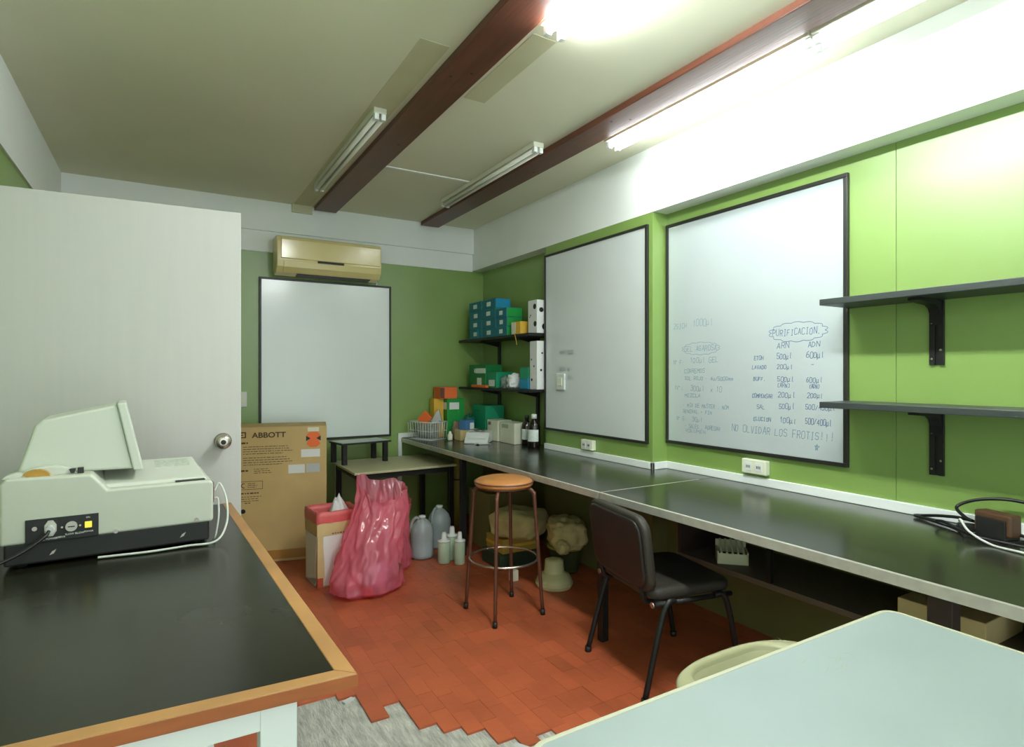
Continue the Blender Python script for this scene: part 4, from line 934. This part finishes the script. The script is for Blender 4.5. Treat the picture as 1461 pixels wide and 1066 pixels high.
MB().prism([(0.03+0.03*math.cos(PI*k/12), 0.25+0.016*math.sin(PI*k/12)) for k in range(13)], 'y', 0.02, 0.06).build('cover_end', M_BEIGE2, mc, 0.003)
MB().prism([(0.150, 0.268), (0.167, 0.268), (0.163, 0.256), (0.154, 0.256)], 'y', 0.03, 0.05).box(0.170, 0.185, 0.03, 0.045, 0.254, 0.270).build('latch', M_CHAR, mc)
pp = MB().box(0.054, 0.222, -0.003, 0.004, 0.071, 0.137).build('power_panel', M_CHAR, mc, 0.001)
def yd(c, r, h, n=20): return MB().disc(c, (0, -1, 0), r, h, n)
so = MB()
so.prism([(0.110+0.015*math.cos(2*PI*k/8+PI/8), 0.108+0.024*math.sin(2*PI*k/8+PI/8)) for k in range(8)], 'y', -0.007, -0.002)
so.build('inlet_socket', M_STEEL, pp, 0.001)
MB().prism([(0.110+0.011*math.cos(2*PI*k/12), 0.106+0.013*math.sin(2*PI*k/12)) for k in range(12)], 'y', -0.022, -0.006).build('inlet_plug', M_GREYP, pp, 0.002)
f_ = yd((0.158, -0.002, 0.108), 0.014, 0.010).build('fuse_holder', M_STEEL, pp)
MB().box(0.150, 0.166, -0.0128, -0.011, 0.1065, 0.1095).build('screw_slot', M_CHAR, f_)
for xx in (0.136, 0.178): yd((xx, -0.002, 0.107), 0.003, 0.002, 10).build('screw', M_CHROME, pp)
MB().box(0.189, 0.206, -0.007, -0.002, 0.098, 0.116).build('power_switch', M_SWITCH, pp, 0.001)
yd((0.075, -0.002, 0.112), 0.006, 0.008, 12).build('ground_post', M_CHROME, pp)
PM = lambda x, z: face_matrix((x, -0.0036, z), (1, 0, 0), (0, 0, 1))
lettering('AC POWER', 0.0075, M_CAPW, pp, PM(0.087, 0.076)); lettering('100VA', 0.0075, M_CAPW, pp, PM(0.123, 0.0775))
lettering('SLOW BLOW', 0.0075, M_CAPW, pp, PM(0.143, 0.083)); lettering('POWER', 0.0065, M_CAPW, pp, PM(0.187, 0.085)); lettering('ON', 0.006, M_CAPW, pp, PM(0.192, 0.126))
for xx, zz in ((0.264, 0.074), (0.478, 0.080)):
    q = yd((xx, 0.004, zz+0.002), 0.006, 0.008, 14).build('screw', M_CHROME, mc)
for xx in (0.115, 0.44): MB().prism([(xx-0.008, 0.03), (xx+0.002, 0.034), (xx+0.008, 0.045), (xx-0.002, 0.04)], 'y', 0.003, 0.008).build('base_clip', M_STEEL, mc)
for xx in (0.04, 0.48):
    for yy in (0.04, D-0.04): MB().lathe([(0.014, 0.0), (0.014, 0.012)], (xx, yy, 0), 14).build('rubber_foot', M_CHAR, mc)
MB().box(0.5255, 0.531, 0.03, 0.06, 0.125, 0.19).build('side_connector', M_BROWN, mc, 0.001)
ca = math.cos(math.radians(2.81)); sa = math.sin(math.radians(2.81))
def mw(x, y, z): return (x, y, z)
pc = MB().tube(spline([mw(0.108, -0.024, 0.104), mw(0.098, -0.045, 0.092), mw(0.05, -0.07, 0.062), mw(-0.02, -0.10, 0.038), mw(-0.12, -0.14, 0.010)], 8), 0.0045, 8).build('power_cord', M_CABLE, mc)
wc = MB().tube(spline([mw(0.534, 0.045, 0.16), mw(0.55, 0.05, 0.182), mw(0.568, 0.03, 0.13), mw(0.565, 0.0, 0.06), mw(0.53, -0.03, 0.012), mw(0.45, -0.02, 0.007), mw(0.35, -0.022, 0.006), mw(0.26, -0.01, 0.006), mw(0.22, -0.004, 0.006)], 8), 0.0035, 8).build('signal_cable', M_WCABLE, mc)
wc = MB().tube(spline([mw(0.534, 0.05, 0.135), mw(0.545, 0.05, 0.13), mw(0.545, 0.03, 0.08), mw(0.535, 0.02, 0.02), mw(0.53, 0.03, 0.006)], 8), 0.003, 8).build('signal_cable', M_WCABLE, mc)
o = MB().blob((0, 0, 0.1), 0.07, 0.12, 0.10, 0.1, 2, 3, 0.7, 24, 16, 0).build('cloth_cover', mat('olive cloth', rgb(120, 124, 44), 0.8), None, subsurf=1, loc=(-0.505, 2.33, LT+0.001))
tag(o, 'olive cloth bundle on the left bench behind the left end of the analyser', 'cloth')

# ================================================================== PALE TABLE, FRONT RIGHT
pt = thing('laminate_table', 'pale blue green laminate table with cream edging in the right foreground', 'table', (1.04, 0.3, 0))
def rr(x0, x1, y0, y1, r, n=6):
    return [(px+(x0+x1)/2, py+(y0+y1)/2) for px, py in rounded(x1-x0, y1-y0, r, n)]
MB().prism(rr(-0.535, 0.535, -0.74, 0.49, 0.03), 'z', 0.722, 0.7500).build('tabletop', M_TABLE, pt)
ed = MB()
oo = rr(-0.545, 0.545, -0.75, 0.50, 0.038); ii = rr(-0.535, 0.535, -0.74, 0.49, 0.03); n = len(oo)
vs = [(x, y, z) for z in (0.718, 0.7515) for L in (oo, ii) for x, y in L]
fs = []
for k in range(n):
    j = (k+1) % n
    fs += [(k, j, 2*n+j, 2*n+k), (n+k, 3*n+k, 3*n+j, n+j), (2*n+k, 2*n+j, 3*n+j, 3*n+k), (k, n+k, n+j, j)]
ed.add(vs, fs).build('edge_band', M_TEDGE, pt, 0.002)
MB().box(-0.47, 0.47, 0.40, 0.43, 0.66, 0.722).box(-0.47, 0.47, -0.68, -0.65, 0.66, 0.722).build('frame_rail', M_WHMET, pt)
for x in (-0.47, 0.47):
    for y in (0.415, -0.665): MB().tube([(x, y, 0 if x > 0 else -0.008), (x, y, 0.722)], 0.016, 12).build('leg', M_WHMET, pt)
rs_ = random.Random(11); mk = MB()
for k in range(16):
    x = 0.18+rs_.gauss(0, .05); y = 0.40+rs_.gauss(0, .035); a = rs_.uniform(-.4, 1.2); L = rs_.uniform(.01, .05)
    dx, dy = math.cos(a)*L/2, math.sin(a)*L/2; wv_ = rs_.uniform(.0008, .002)
    mk.add([(x-dx, y-dy, 0.7503), (x+dx*.2, y+dy*.2-wv_, 0.7503), (x+dx, y+dy, 0.7503), (x, y+wv_, 0.7503)], [(0, 1, 2, 3)])
mk.build('scratches', mat('scratch grime', rgb(150, 160, 140), 0.8), pt)

# ================================================================== CREAM TUB BESIDE THE TABLE
tb = thing('plastic_tub', 'tall cream plastic tub with flanged handles between the pale table and the chair', 'tub', (1.45, 1.02, 0))
def ring(rx, ry, z, n=56, p=0.75):
    out = []
    for k in range(n):
        a = 2*PI*k/n; c, s_ = math.cos(a), math.sin(a)
        out.append((rx*math.copysign(abs(c)**p, c), ry*math.copysign(abs(s_)**p, s_), z))
    return out
INR = lambda rx, ry, z: ring(rx, ry, z, 56, 0.5)
RG = [ring(.16, .12, 0), ring(.175, .135, .015), ring(.225, .165, .485), ring(.285, .19, .492), ring(.29, .195, .50), ring(.285, .19, .506), INR(.208, .178, .504), INR(.200, .170, .497), INR(.17, .14, .03)]
n = 56; vs = [p for r in RG for p in r]; fs = []
for i in range(len(RG)-1):
    for k in range(n): fs.append((i*n+k, i*n+(k+1) % n, (i+1)*n+(k+1) % n, (i+1)*n+k))
fs += [tuple(range(n))[::-1], tuple((len(RG)-1)*n+k for k in range(n))]
MB().add(vs, fs, True).build('tub_body', mat('aged cream plastic', rgb(158, 158, 122), 0.45), tb)

# ================================================================== CAMERA, LIGHT, VIEW
cam = bpy.data.cameras.new('camera'); co = bpy.data.objects.new('camera', cam); COL.objects.link(co)
co.location = (0, 0, 1.35); co.rotation_euler = (PI/2, 0, -math.radians(30.64))
cam.sensor_width = 36; cam.lens = 36*837.04/1461; cam.shift_y = -(533-532.4)/1461; cam.clip_start = 0.02
SC.camera = co
wd = bpy.data.worlds.new('world'); SC.world = wd; wd.use_nodes = True
bg = wd.node_tree.nodes['Background']; bg.inputs['Color'].default_value = (0.84, 0.97, 0.97, 1); bg.inputs['Strength'].default_value = 1.1
SC.view_settings.view_transform = 'Standard'; SC.view_settings.look = 'None'; SC.view_settings.exposure = 1.02; SC.view_settings.gamma = 1
SC.view_settings.use_curve_mapping = False
